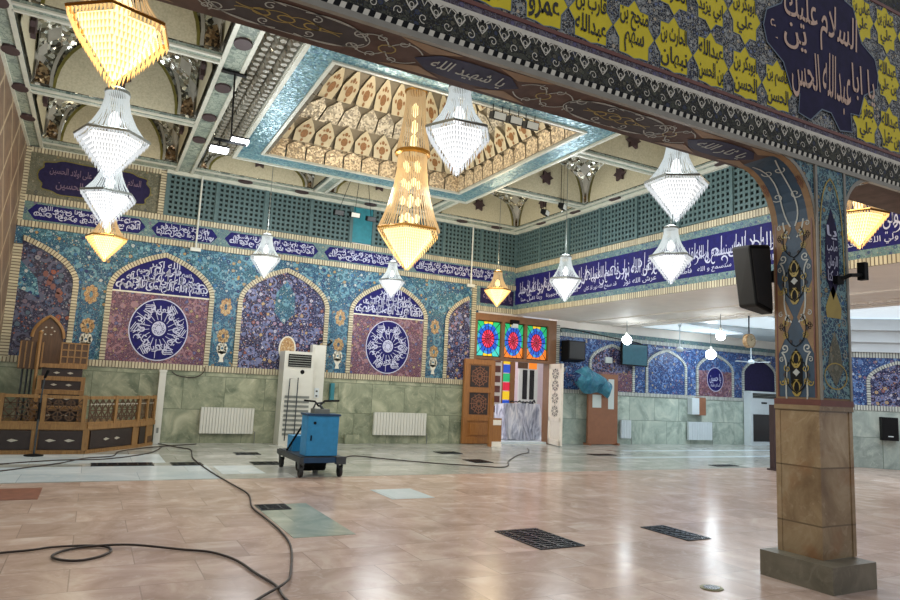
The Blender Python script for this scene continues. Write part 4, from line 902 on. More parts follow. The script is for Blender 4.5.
# teal frame round the coffer
f = MB('mirror_teal', 'silver'); xi0, xi1, yi0, yi1, xo0, xo1, yo0, yo1 = 2.33, 6.37, 7.86, 11.88, 1.89, 6.84, 7.34, 12.4
O = [(xo0, yo0), (xo1, yo0), (xo1, yo1), (xo0, yo1)]; I = [(xi0, yi0), (xi1, yi0), (xi1, yi1), (xi0, yi1)]
for k_ in range(4):
    j = (k_ + 1) % 4; f.prism([(O[k_][0], O[k_][1], ZC - .02), (I[k_][0], I[k_][1], ZC - .02), (I[j][0], I[j][1], ZC - .02), (O[j][0], O[j][1], ZC - .02)], (0, 0, .3))
for a, b, c, d in ((xi0 - .05, yi0 - .05, xi1 + .05, yi0), (xi0 - .05, yi1, xi1 + .05, yi1 + .05), (xi0 - .05, yi0, xi0, yi1), (xi1, yi0, xi1 + .05, yi1)): f.box(a, b, ZC - .045, c, d, ZC + .1, 1)
for a, b, c, d in ((xo0 - .03, yo0 - .03, xo1 + .03, yo0 + .02), (xo0 - .03, yo1 - .02, xo1 + .03, yo1 + .03), (xo0 - .03, yo0, xo0 + .03, yo1), (xo1 - .02, yo0, xo1 + .03, yo1)): f.box(a, b, ZC - .05, c, d, ZC + .1, 1)
f.build('teal_coffer_frame', ce)
# tiers of the coffer
cxm, cym = (xi0 + xi1) / 2, (yi0 + yi1) / 2
tiers = [(2.02, 2.0, 5.4, 5.75, 'a', 11), (2.0, 1.82, 5.75, 6.18, 'o', 10), (1.9, 1.6, 6.18, 6.55, 'g', 10), (1.66, 1.3, 6.55, 7.1, 'o', 9), (1.32, .85, 7.1, 7.45, 'g', 7)]
for r0, r1, z0, z1, kd, n in tiers:
    f = MB({'a': 'mirror_warm', 'o': 'muq_dark', 'g': 'muq_dark'}[kd], 'muq_cream', 'muq_orange', 'muq_dark', 'mirror_warm', 'mirror_beige')
    for s in range(4):
        ca_, sa_ = [(1, 0), (0, 1), (-1, 0), (0, -1)][s]
        def P(a, t, d=0):   # a in -1..1 along the side, t in 0..1 up
            r = r0 + (r1 - r0) * t - d; lx, ly = a * (r0 + (r1 - r0) * t), r
            return (cxm + lx * ca_ - ly * sa_, cym + lx * sa_ + ly * ca_, z0 + (z1 - z0) * t - d * .5)
        f.face([P(-1, 0), P(1, 0), P(1, 1), P(-1, 1)], 0)
        for i in range(n):
            a = -1 + 2 * (i + .5) / n; h = .92 / n
            T = {'a': [(-h, .02), (h, .02), (h, .68), (h * .5, .88), (0, .98), (-h * .5, .88), (-h, .68)],
                 'o': [(-h * .8, .0), (h * .8, .0), (h, .45), (h * .55, .75), (0, 1.0), (-h * .55, .75), (-h, .45)],
                 'g': [(-h, .0), (h, .0), (h, .6), (0, .98), (-h, .6)]}[kd]
            f.prism([P(a + q, t, .07) for q, t in T], Vector(P(a, .5, .0)) - Vector(P(a, .5, .07)), {'a': 4, 'o': 1, 'g': 5}[kd], 3)
            if kd == 'o':
                for q, t, rr in ((0, .34, .42), (0, .66, .2), (-.55, .4, .15), (.55, .4, .15), (0, .08, .16), (-.32, .62, .12), (.32, .62, .12)):
                    f.face([P(a + h * (q + rr * .9 * math.cos(k_)), t + rr * .42 * math.sin(k_), .078) for k_ in [2 * PI * m_ / 8 for m_ in range(8)]], 2)
    f.build('coffer_tier', ce)
MB('muq_dark').box(cxm - .95, cym - .95, 7.45, cxm + .95, cym + .95, 7.5).build('coffer_cap', ce)
# ================================================================== DOOR AND PORCH
d1 = struct('door_1')
f = MB('frame_wood'); DZ = 2.06
f.box(8.2, YB - .06, 0, 8.27, YB + .2, 2.1); f.box(8.7, YB - .05, 0, 8.8, YB + .2, DZ); f.box(10.47, YB - .05, 0, 10.56, YB + .2, DZ); f.box(10.56, YB - .03, 0, 10.68, YB + .2, 3.1)
f.box(8.4, YB - .02, 0, 8.7, YB + .2, 2.1); f.box(8.2, YB - .06, DZ, 10.68, YB + .2, 2.13); f.box(8.2, YB - .06, 3.03, 10.68, YB + .2, 3.2)
f.box(8.98, YB - .06, 2.13, 9.06, YB + .1, 3.03); f.box(9.68, YB - .06, 2.13, 9.75, YB + .1, 3.03); f.box(10.43, YB - .06, 2.13, 10.68, YB + .1, 3.03); f.box(8.2, YB - .06, 2.13, 8.25, YB + .1, 3.03)
f.build('door_frame', d1)
def stained(x0, x1, z0, z1, warm):
    names_ = ['black', 'gl_red', 'gl_pink', 'gl_blue', 'gl_sky', 'gl_green', 'gl_cyan', 'gl_amber', 'gl_orange']; f = MB(*names_); cx, cz = (x0 + x1) / 2, (z0 + z1) / 2; hx, hz = (x1 - x0) / 2, (z1 - z0) / 2
    f.box(x0 - .06, YB + .02, z0 - .06, x1 + .06, YB + .04, z1 + .05, 0); N = 16
    def S(r, t):
        if r <= .88: return (cx + hx * r * math.cos(t), cz + hz * r * math.sin(t))
        c, s = math.cos(t), math.sin(t); q = .97 / max(abs(c), abs(s)); return (cx + hx * q * c, cz + hz * q * s)
    for ra, rb, kind in ((.05, .25, 'c'), (.27, .5, 'p'), (.53, .7, 'b'), (.72, .86, 's'), (.88, 2, 'o')):
        for i in range(N):
            g = .035 / max(ra, .15) * .5; t0, t1 = 2 * PI * i / N + g, 2 * PI * (i + 1) / N - g; tm = (t0 + t1) / 2; az = abs(math.sin(tm))
            if kind == 'o':
                m = (7 if not warm or math.sin(tm) > 0 else 8) if az > .85 else 5 if math.sin(tm) > -.2 else (6 if not warm else 8)
                q = [S(.88, t0), S(2, t0), S(2, t1), S(.88, t1)]
                c0, c1 = math.cos(t0), math.cos(t1)
                if (abs(c0) - abs(math.sin(t0))) * (abs(c1) - abs(math.sin(t1))) < 0:
                    q.insert(2, (cx + hx * .97 * (1 if math.cos(tm) > 0 else -1), cz + hz * .97 * (1 if math.sin(tm) > 0 else -1)))
            else:
                m = {'c': 1 + i % 2, 'p': 1 + (i // 2) % 2, 'b': 3, 's': 4 if i % 2 else 3}[kind]; q = [S(ra, t0), S(rb, t0), S(rb, (t0 + t1) / 2), S(rb, t1), S(ra, t1)]
            f.face([(a, YB + .01, b) for a, b in q], m)
    return f.build('stained_glass_panel', d1)
stained(8.26, 8.97, 2.14, 3.02, False); stained(9.07, 9.67, 2.14, 3.02, True); stained(9.76, 10.42, 2.14, 3.02, True)
def lattice_star(f, cx, cz, h, m_dark, m_bar, m_acc, plane):
    f.face([plane(a, b, .0) for a, b in ((cx - h, cz - h), (cx + h, cz - h), (cx + h, cz + h), (cx - h, cz + h))], m_dark)
    for i in range(12):
        t = i * PI / 6; a, b = math.cos(t), math.sin(t); n_ = (-b, a); e = .009
        f.face([plane(cx + h * (q * a + 0) + n_[0] * s, cz + h * q * b + n_[1] * s, .006) for q, s in ((.15, -e), (.95, -e), (.95, e), (.15, e))], m_bar)
    for rr, k_ in ((.35, 12), (.62, 12), (.9, 12)):
        P = [(cx + h * rr * math.cos(2 * PI * i / k_) * (1 if i % 2 else .84), cz + h * rr * math.sin(2 * PI * i / k_) * (1 if i % 2 else .84)) for i in range(k_)]
        for i in range(k_):
            p, q = Vector(P[i]), Vector(P[(i + 1) % k_]); d = (q - p).normalized(); n_ = Vector((-d.y, d.x)) * .008
            f.face([plane(*(p - n_), .007), plane(*(q - n_), .007), plane(*(q + n_), .007), plane(*(p + n_), .007)], m_bar)
    for i in range(6): f.face([plane(cx + h * (.48 * math.cos(i * PI / 3 + .5) + .07 * math.cos(t)), cz + h * (.48 * math.sin(i * PI / 3 + .5) + .07 * math.sin(t)), .008) for t in [k_ * PI / 3 for k_ in range(6)]], m_acc)
lf = MB('door_wood', 'oak_dark'); y = 14.02
lf.box(7.9, y, .02, 8.76, y + .05, 2.04)
for a in ((7.9, .02, 8.02, 2.04), (8.64, .02, 8.76, 2.04), (7.9, .02, 8.76, .16), (7.9, .56, 8.76, .7), (7.9, 1.24, 8.76, 1.34), (7.9, 1.92, 8.76, 2.04)): lf.box(a[0], y - .025, a[1], a[2], y, a[3])
lf.box(8.1, y - .02, .22, 8.56, y, .5)
lo = lf.build('door_leaf', d1)
for cz in (.97, 1.63):
    f = MB('walnut', 'vase_gold', 'red_brown'); lattice_star(f, 8.33, cz, .26, 0, 1, 2, lambda a, b, d: (a, y - .006 - d, b)); f.mats[1] = M['board']; f.build('pierced_star_panel', lo)
f = MB('gold'); f.box(8.72, y - .04, .95, 8.75, y, 1.12); f.tube([(8.735, y - .07, 1.06), (8.66, y - .07, 1.06)], .01); f.build('handle', lo)
# the other leaf, swung into the room and lit by the added porch fill
hA, hB = Vector((10.5, 14.1, 0)), Vector((10.29, 13.32, 0)); u_ = (hB - hA).normalized(); n2 = Vector((u_.y, -u_.x, 0)); n2 = n2 if n2.x < 0 else -n2; Ld = (hB - hA).length
lp = lambda a, b, d=0: tuple(hA + u_ * a + n2 * d + Vector((0, 0, b)))
def lbox(f, a0, a1, z0, z1, d0, d1_, m=0): f.hexa([lp(a0, z0, d1_), lp(a1, z0, d1_), lp(a1, z0, d0), lp(a0, z0, d0), lp(a0, z1, d1_), lp(a1, z1, d1_), lp(a1, z1, d0), lp(a0, z1, d0)], m)
M['leaf_white'] = plain('daylight_whitened_wood', '#efe8dc', .3, 0, .05)  # near-white tone carries the daylight that falls on the leaf
f = MB('leaf_white'); lbox(f, 0, Ld, .02, 2.05, -.05, 0)
for a0, a1, z0, z1 in ((0, .1, .02, 2.05), (Ld - .1, Ld, .02, 2.05), (0, Ld, .02, .15), (0, Ld, .6, .7), (0, Ld, 1.93, 2.05)): lbox(f, a0, a1, z0, z1, 0, .02)
lo2 = f.build('door_leaf', d1)
for cz in (.86, 1.18, 1.5, 1.8):
    f = MB('leaf_white', 'walnut'); h = .155
    f.face([lp(Ld / 2 + a * 1.5, cz + b, .004) for a, b in oval(0, 0, h, h, 8)], 1)
    for rr in (.9, .55): 
        P = oval(0, 0, h * rr, h * rr, 8)
        for i in range(8):
            p, q = Vector(P[i]), Vector(P[(i + 1) % 8]); n_ = (q - p).normalized(); n_ = Vector((-n_.y, n_.x)) * .007
            f.face([lp(Ld / 2 + v.x * 1.5, cz + v.y, .008) for v in (p - n_, q - n_, q + n_, p + n_)], 0)
    for i in range(4):
        t = i * PI / 4 + .39; f.face([lp(Ld / 2 + 1.5 * (q * math.cos(t) - s * math.sin(t)), cz + q * math.sin(t) + s * math.cos(t), .009) for q, s in ((-h, -.01), (h, -.01), (h, .01), (-h, .01))], 0)
    f.build('pierced_octagon_panel', lo2)
MB('white_floor').box(8.8, YB - .02, 0, 10.47, YB + .4, .05).build('threshold', d1)
po = struct('exterior_porch')
f = MB('porch_wall'); f.box(8.9, 18.4, 0, 15.5, 18.6, 3.6); f.box(8.3, YB + .4, 0, 8.5, 18.4, 3.6); f.box(15.3, YB + .4, 0, 15.5, 18.4, 3.6); f.box(12.02, 17.1, 0, 12.2, 18.4, 3.6)
f.build('porch_walls', po)
MB('white_floor').box(8.3, YB + .3, -.02, 15.5, 18.6, .004).build('porch_paving', po)
f = MB('white_metal', 'black_gloss'); f.box(11.55, 17.06, .1, 12.25, 17.12, 2.4)
for x0, x1 in ((11.68, 11.84), (11.94, 12.1)):
    for z0, z1 in ((.25, 1.0), (1.08, 1.98)): f.box(x0, 17.04, z0, x1, 17.06, z1, 1)
f.build('white_window', po)
f = MB('gl_red', 'gl_orange', 'oak_dark'); f.box(11.5, 17.05, 2.02, 11.86, 17.08, 2.4, 2); f.box(11.9, 17.05, 2.02, 12.2, 17.08, 2.4, 1); f.build('coloured_fanlight', po)
# inner coloured glass leaf standing behind the opening
t = thing('stained_glass_screen', 'tall narrow wooden screen of coloured glass squares inside the open doorway', 'screen', (10.3, 15.95, 0))
sg = (10.3, 15.95, 0)
f = MB('leaf_white', 'red_brown'); f.box(9.86, 15.9, .02, 10.18, 15.96, 2.5)
for i in range(6): f.box(9.93, 15.89, .7 + .28 * i, 10.12, 15.9, .88 + .28 * i, 1)
f.build('carved_leaf', t, sg)
f = MB('door_wood'); f.box(10.18, 15.9, .02, 10.22, 15.96, 2.5); f.box(10.46, 15.9, .02, 10.62, 15.96, 2.5); f.box(10.2, 15.9, .02, 10.6, 15.96, .3); f.box(10.2, 15.9, 2.3, 10.6, 15.96, 2.5); f.build('frame', t, sg)
for i, cn in enumerate(('gl_blue', 'gl_amber', 'gl_blue', 'gl_amber', 'gl_red', 'gl_green', 'gl_blue', 'gl_amber')):
    f = MB(cn); f.box(10.22, 15.92, .32 + .25 * i, 10.46, 15.94, .55 + .25 * i); f.build('glass_pane', t, sg)
# wrapped bundle in the porch
f = MB('foil'); random.seed(11); nx, nz = 22, 12
def bund(u, v):
    x = 9.86 + 1.08 * u; z = .02 + .97 * v; y = 15.15 + .12 * math.sin(9 * u + 3 * v) * (1 - .4 * v) - .1 * (1 - v); return x, y, z
for i in range(nx):
    for j in range(nz): f.face([bund(i / nx, j / nz), bund((i + 1) / nx, j / nz), bund((i + 1) / nx, (j + 1) / nz), bund(i / nx, (j + 1) / nz)])
for i in range(nx): f.face([bund(i / nx, 1), bund((i + 1) / nx, 1), (9.86 + 1.08 * (i + 1) / nx, 15.7, .93), (9.86 + 1.08 * i / nx, 15.7, .93)])
f.face([bund(0, 0), bund(0, .5), bund(0, 1), (9.86, 15.7, .93), (9.86, 15.7, 0)][::-1]); f.face([bund(1, 0), bund(1, .5), bund(1, 1), (10.94, 15.7, .93), (10.94, 15.7, 0)])
f.face([(9.86, 15.7, 0), (9.86, 15.7, .93), (10.94, 15.7, .93), (10.94, 15.7, 0)])
tag(f.build('wrapped_bundle', None, (10.44, 15.3, 0), True), 'waist-high bundle wrapped in crumpled silver plastic sheet beyond the doorway', 'bundle')
f = MB('black', 'steel'); random.seed(4)
for i in range(7): x = 10.1 + .12 * i; f.tube([(x, 15.3, 1.02), (x + .1, 15.35, 1.03 + random.uniform(0, .06)), (x + .2, 15.45, 1.02)], .02, 6, i % 2)
tag(f.build('scrap_tubes', None, (10.44, 15.4, .95)), 'dark tangle of tubes lying on top of the silver wrapped bundle', 'scrap', kind='stuff')

# ================================================================== CHANDELIERS
def ceil_z(x, y, z0=5.25):
    bpy.context.view_layer.update()
    hit = SC.ray_cast(bpy.context.evaluated_depsgraph_get(), Vector((x, y, z0)), Vector((0, 0, 1)))
    return hit[1].z if hit[0] else 5.4
def prof(t): return .30 + (.105 - .30) * (1 - (1 - t) ** 2.1)
def make_chandelier(label, kind, group, W=.68, rod=1.2):
    g, p, s = {'w': ('glow_white', 'prism_white', 'strand_white'), 'a': ('glow_warm', 'prism_warm', 'strand_warm')}[kind]
    t = thing('crystal_chandelier', label, 'chandelier', (0, 0, 0), group); Rr = W / 2; H = .46
    c = MB(g); c.lathe([(.01, .05), (.27, .40), (.27, .42), (.03, .44)], n=18, hexk=1); c.build('glowing_core', t)
    f = MB(p); rows = 11
    for i in range(rows):
        q = 1 - i / rows; r = Rr * q ** .92; z1 = H - .035 - (H - .05) * i / rows; n = max(6, int(2 * PI * r / .03)); hgt = .05
        for j in range(n):
            th = 2 * PI * j / n; k_ = r * hexr(th); x, y = k_ * math.cos(th), k_ * math.sin(th); a = .0095
            f.face([(x - a * math.sin(th), y + a * math.cos(th), z1), (x + a * math.sin(th), y - a * math.cos(th), z1), (x * .97, y * .97, z1 - hgt)])
            f.face([(x * .95, y * .95, z1), (x - a * math.sin(th), y + a * math.cos(th), z1), (x * .97, y * .97, z1 - hgt)])
            f.face([(x + a * math.sin(th), y - a * math.cos(th), z1), (x * .95, y * .95, z1), (x * .97, y * .97, z1 - hgt)])
    f.build('prism_tiers', t)
    f = MB('gold' if kind == 'a' else 'grey_metal'); f.lathe([(Rr + .004, H - .035), (Rr + .008, H - .015), (Rr - .01, H), (Rr - .03, H - .01), (Rr + .004, H - .035)], n=18, hexk=1); f.build('rim_band', t)
    f = MB(s); n = 40
    for j in range(n):
        th = 2 * PI * j / n
        f.tube([((prof(q) * hexr(th) ** (1 - q)) * math.cos(th), (prof(q) * hexr(th) ** (1 - q)) * math.sin(th), H + .44 * q) for q in [i / 7 for i in range(8)]], [.0075 if i % 2 else .005 for i in range(8)], 4)
    f.build('bead_skirt', t)
    f = MB('gold' if kind == 'a' else 'grey_metal'); f.lathe([(.0, H + .5), (.06, H + .49), (.115, H + .46), (.12, H + .43), (.1, H + .43), (.0, H + .45)], n=14); f.build('crown_cap', t)
    f = MB(g); f.lathe([(.0, .52), (.05, .55), (.06, .62), (.03, .7), (.0, .72)], n=10); f.build('lamp_cluster', t)
    f = MB(p); f.lathe([(.0, 0), (.016, .02), (.0, .05)], n=8); f.build('drop_finial', t)
    f = MB('grey_metal'); f.tube([(0, 0, 0), (0, 0, 1)], .008, 6); o = f.build('hanging_rod', t); o.location.z = H + .49; o.scale.z = .4
    e = 74 if kind == 'w' else 62; col = (.90, .96, 1) if kind == 'w' else (1, .82, .56)
    lamp('chandelier_light', 'POINT', (0, 0, -.07), e * .6, col, .4, parent=t)
    lamp('chandelier_light', 'POINT', (0, 0, 1.2), e * .55, col, .2, parent=t)
    return t
white = make_chandelier('x', 'w', 'white crystal chandeliers', rod=1.28); amber = make_chandelier('x', 'a', 'amber crystal chandeliers', rod=1.28)
spots = [('a', -.08, 4.85, 3.2, 1.0, 'large amber crystal chandelier at the upper left, cut by the top edge'),
         ('w', -.07, 7.4, 3.22, 1.04, 'white crystal chandelier hanging directly below the tip of the big amber one'),
         ('w', -.06, 9.93, 3.22, 1.06, 'smaller white chandelier touching the amber one beneath, in front of the large cartouche'),
         ('a', -.03, 12.5, 3.15, .95, 'small amber chandelier lowest of the left stack, before the blue inscription band'),
         ('w', 2.64, 12.5, 3.19, .9, 'small white chandelier in front of the second full tile arch'),
         ('w', 2.70, 5.1, 3.2, .93, 'white crystal chandelier just right of the tall golden one, under the beam'),
         ('w', 5.36, 12.8, 3.13, .84, 'small white chandelier behind the tip of the tall golden chandelier'),
         ('a', 7.99, 12.8, 3.2, .9, 'small amber chandelier above the stained glass over the door'),
         ('w', 8.05, 10.38, 3.1, 1.0, 'small white chandelier against the right inscription band, near the hall corner'),
         ('w', 5.40, 5.05, 3.2, 1.0, 'white crystal chandelier below the beam, above another white one on the right'),
         ('w', 8.1, 7.69, 3.14, 1.03, 'white chandelier low in front of the right inscription band, beside the black loudspeaker'),
         ('a', 8.1, 4.67, 3.22, .95, 'amber chandelier half hidden behind the right edge of the painted column')]
usedk = {'w': False, 'a': False}
for kd, x, y, z, sc, lb in spots:
    src = white if kd == 'w' else amber
    o = src if not usedk[kd] else copy_tree(src); usedk[kd] = True
    o.location = (x, y, z); o.scale = (sc, sc, sc); o['label'] = lb; o.rotation_euler = (0, 0, .45 + .2 * (x + y))
    rd = [c for c in o.children if c.name.startswith('hanging_rod')][0]; rd.scale.z = .3; rd.scale.z = (ceil_z(x, y) + .004 - z) / sc - .95
t = thing('golden_chandelier', 'very tall two-tier golden crystal chandelier hanging from the centre of the coffered ceiling', 'chandelier', (4.38, 9.87, 3.17))
f = MB('glow_gold'); f.lathe([(.01, .06), (.44, .62), (.44, .66), (.05, .68)], n=18, hexk=1); f.build('glowing_core', t)
f = MB('prism_warm'); rows = 16
for i in range(rows):
    r = .545 * (1 - i / rows) ** .92; z1 = .66 - .62 * i / rows; n = max(6, int(2 * PI * r / .035))
    for j in range(n):
        th = 2 * PI * j / n; k_ = r * hexr(th); x, y = k_ * math.cos(th), k_ * math.sin(th); a = .011
        f.face([(x - a * math.sin(th), y + a * math.cos(th), z1), (x + a * math.sin(th), y - a * math.cos(th), z1), (x * .98, y * .98, z1 - .055)])
f.build('prism_tiers', t)
for nm, pr in (('rim_band', [(.55, .66), (.555, .69), (.53, .71), (.5, .69), (.55, .66)]), ('middle_ring', [(.26, 1.98), (.30, 2.0), (.30, 2.05), (.26, 2.07)]), ('crown_cap', [(.18, 3.1), (.2, 3.13), (0, 3.2)])):
    f = MB('gold'); f.lathe(pr, n=18, hexk=1 if nm == 'rim_band' else 0); f.build(nm, t)
f = MB('strand_warm', 'glow_gold')
for j in range(52):
    th = 2 * PI * j / 52; pr = lambda q: .24 + .28 * (1 - q) ** 2.0
    f.tube([(pr(q) * math.cos(th), pr(q) * math.sin(th), .7 + 1.3 * q) for q in [i / 10 for i in range(11)]], [.011 if i % 2 else .007 for i in range(11)], 4)
f.build('bead_skirt', t)
f = MB('strand_warm')
for j in range(34):
    th = 2 * PI * j / 34; pr = lambda q: .16 + .12 * (1 - q) ** 1.8
    f.tube([(pr(q) * math.cos(th), pr(q) * math.sin(th), 2.06 + 1.06 * q) for q in [i / 8 for i in range(9)]], [.011 if i % 2 else .007 for i in range(9)], 4)
f.build('upper_bead_skirt', t)
for z in (.9, 1.2, 1.5, 1.8):
    for k_ in range(4):
        an = k_ * PI / 2 + z; f = MB('glow_gold'); f.lathe([(0, -.08), (.045, -.04), (.05, .03), (0, .09)], (.13 * math.cos(an), .13 * math.sin(an), z), 8); f.build('lamp_bulb', t)
for z in (2.25, 2.5, 2.8): f = MB('glow_gold'); f.lathe([(0, -.14), (.06, -.06), (.06, .06), (0, .14)], (0, 0, z), 8); f.build('lamp_bulb', t)
f = MB('grey_metal'); f.tube([(0, 0, 3.15), (0, 0, ceil_z(4.38, 9.87, 6.5) - 3.166)], .012, 6); f.build('hanging_rod', t)
lamp('chandelier_light', 'POINT', (0, 0, -.1), 110, (1, .9, .74), .45, parent=t); lamp('chandelier_light', 'POINT', (0, 0, 3.35), 90, (1, .9, .74), .2, parent=t)
for k_ in range(4): lamp('chandelier_light', 'POINT', (.75 * math.cos(k_ * PI / 2 + .6), .75 * math.sin(k_ * PI / 2 + .6), 1.5), 24, (1, .9, .74), .15, parent=t)

# ================================================================== CEILING FIXTURES
def floodlight(name, x, y, z, ztop, label, lit, group, rz=0, dx=.12, vee=0, face='white_metal'):
    t = thing(name, label, 'floodlight', (x, y, z), group, rz); f = MB('black', 'led' if lit else 'white_metal')
    f.hexa([(-.11, -.05, -.06), (.11, -.05, -.06), (.11, .06, -.02), (-.11, .06, -.02), (-.11, -.08, .05), (.11, -.08, .05), (.11, .04, .08), (-.11, .04, .08)]); f.build('housing', t)
    f = MB('led' if lit else face); f.hexa([(-.095, -.062, -.05), (.095, -.062, -.05), (.095, -.05, -.05), (-.095, -.05, -.05), (-.095, -.085, .04), (.095, -.085, .04), (.095, -.07, .04), (-.095, -.07, .04)]); f.build('lamp_face', t)
    ca_, sa_ = math.cos(rz), math.sin(rz)
    if vee: f = MB('black'); f.tube([(0, 0, .06), (vee, 0, ceil_z(x + vee, y, 5.3) - z + .004)], .006, 5); f.build('hanging_wire', t)
    else:
        for sx in (-.08, .08): f = MB('black'); f.tube([(sx, 0, .06), (sx, 0, ceil_z(x + sx * ca_, y + sx * sa_, 5.3) - z + .004)], .007, 5); f.build('hanging_rod', t)
    return t
t = thing('led_pendant', 'pair of glowing white light bars on a dark rod below the left ceiling strip', 'pendant light', (1.3, 8.9, 4.4))
f = MB('black'); f.tube([(1.3, 8.9, 4.42), (1.27, 8.9, 5.38)], .012, 6); f.box(1.1, 8.86, 5.36, 1.42, 8.94, 5.385); f.box(1.08, 8.88, 4.4, 1.5, 8.92, 4.43); f.build('rod', t, (1.3, 8.9, 4.4))
for x, z in ((1.41, 4.46), (1.16, 4.29)):
    f = MB('black', 'led'); f.box(x - .12, 8.83, z, x + .12, 8.98, z + .03); f.box(x - .11, 8.815, z - .035, x + .11, 8.97, z + .001, 1); f.tube([(x, 8.9, z + .03), (x, 8.9, 4.42)], .01, 5); f.build('light_bar', t, (1.3, 8.9, 4.4))
lamp('led_bar_light', 'POINT', (0, -.05, -.2), 40, (.92, .97, 1), .1, parent=t)
floodlight('floodlight', 4.75, 7.78, 5.2, 5.42, 'white-faced floodlight left of three under the coffer edge, right of white chandelier', False, 'floodlights under the coffer')
floodlight('floodlight', 5.03, 7.78, 5.2, 5.42, 'middle floodlight of the three hanging under the near coffer edge', False, 'floodlights under the coffer')
floodlight('floodlight', 5.32, 7.78, 5.19, 5.42, 'right floodlight of the three hanging under the near coffer edge', False, 'floodlights under the coffer')
floodlight('floodlight', 8.35, 11.55, 5.2, 5.5, 'lower dark floodlight of the pair by the right lattice screen top', False, 'floodlights by the right wall', .6)
floodlight('floodlight', 8.4, 11.0, 5.22, 5.5, 'upper dark floodlight of the pair by the right lattice screen top', False, 'floodlights by the right wall', .6)
floodlight('floodlight', 4.35, 13.6, 4.97, 5.4, 'dark floodlight on a slanted wire, left of the turquoise infill panel', False, 'floodlights on the far lattice', 0, vee=.25, face='steel')
floodlight('floodlight', 4.72, 13.6, 4.98, 5.4, 'dark floodlight with white face at left edge of the turquoise infill panel', False, 'floodlights on the far lattice', 0, vee=.06)
floodlight('floodlight', 5.1, 13.6, 4.95, 5.4, 'dark floodlight on a slanted wire at right edge of turquoise infill panel', False, 'floodlights on the far lattice', 0, vee=-.12, face='steel')
for x, lb in ((1.57, 'thin pale conduit running down the left end of the lattice to the band'), (8.0, 'thin pale conduit running down the lattice near the hall corner')):
    t = thing('wall_conduit', lb, 'conduit', (x, YB - .06, 3.85)); f = MB('white_metal'); f.tube([(0, -.03, 0), (0, -.03, 1.52)], .018, 6); f.build('pipe', t); f = MB('white_metal'); f.box(-.1, -.06, -.04, .1, .01, .03); f.build('junction_box', t)

# ================================================================== LEFT CORNER: PULPIT AND MICROPHONE
t = thing('wooden_pulpit', 'carved oak stepped pulpit with pointed arch back and latticed rail in the left corner', 'pulpit', (-.3, 12.9, 0)); og = (-.3, 12.9, 0)
RUN = [(Vector((-1.46, 12.22, 0)), Vector((0.0, 12.22, 0))), (Vector((0.0, 12.22, 0)), Vector((.82, 13.2, 0))), (Vector((.82, 13.2, 0)), Vector((1.1, 13.72, 0)))]
def rp(run, a, b, d=0):
    A, B = RUN[run]; u = (B - A).normalized(); nn = Vector((u.y, -u.x, 0)); return tuple(A + u * a + nn * d + Vector((0, 0, b)))
def rbox(f, run, a0, a1, z0, z1, d0, d1_, m=0):
    f.hexa([rp(run, a0, z0, d1_), rp(run, a1, z0, d1_), rp(run, a1, z0, d0), rp(run, a0, z0, d0), rp(run, a0, z1, d1_), rp(run, a1, z1, d1_), rp(run, a1, z1, d0), rp(run, a0, z1, d0)], m)
f = MB('oak')
for run in range(3):
    L = (RUN[run][1] - RUN[run][0]).length; rbox(f, run, 0, L, 0, .06, -.05, .02); rbox(f, run, 0, L, .38, .46, -.08, .03); rbox(f, run, 0, L, .06, .38, -.06, -.01)
f.prism([(-1.46, 12.24, .4), (0, 12.24, .4), (.8, 13.22, .4), (1.08, 13.74, .4), (1.08, 14.08, .4), (-1.46, 14.08, .4)], (0, 0, .04)); f.build('base_frame', t, og)
pan = [(0, .0, .42), (0, .5, .94), (0, 1.0, 1.44), (1, .1, .58), (1, .66, 1.2), (2, .06, .22)]
pan = [(0, .02, .42), (0, .5, 1.4), (1, .1, 1.14), (2, .05, .22)]
pan = [(0, .0, .72), (0, .82, 1.42), (1, .1, 1.1), (2, .04, .26)]
for run, a0, a1 in pan:
    f = MB('walnut', 'oak'); rbox(f, run, a0, a1, .07, .36, -.02, .012); rbox(f, run, a1, a1 + .08, .05, .4, -.02, .025, 1); o = f.build('base_panel', t, og)
    if a1 - a0 < .4: continue
    f = MB('pearl'); am = (a0 + a1) / 2; n_ = -1
    for sx in (-1, 1): f.face([rp(run, am + sx * .13 + x, .21 + z, .016) for x, z in ((-.08, 0), (-.02, -.025), (.07 , 0), (-.02, .025))][::1])
    f.build('almond_inlay', o, og)
for run, a0, a1 in ((2, .34, .52),):
    f = MB('oak_dark'); rbox(f, run, a0, a1, .08, .18, 0, .03); f.build('small_drawer', t, og)
f = MB('oak')
for run in range(3):
    L = (RUN[run][1] - RUN[run][0]).length; rbox(f, run, 0, L, .46, .5, -.03, .015); rbox(f, run, 0, L, .86, .91, -.03, .02)
for run, a in ((0, .28), (0, .84), (0, 1.4), (1, .62), (1, 1.22), (2, .24), (2, .54)): rbox(f, run, a - .03, a + .03, .46, .92, -.03, .025)
f.build('rail_frame', t, og)
f = MB('oak_dark', 'pearl')
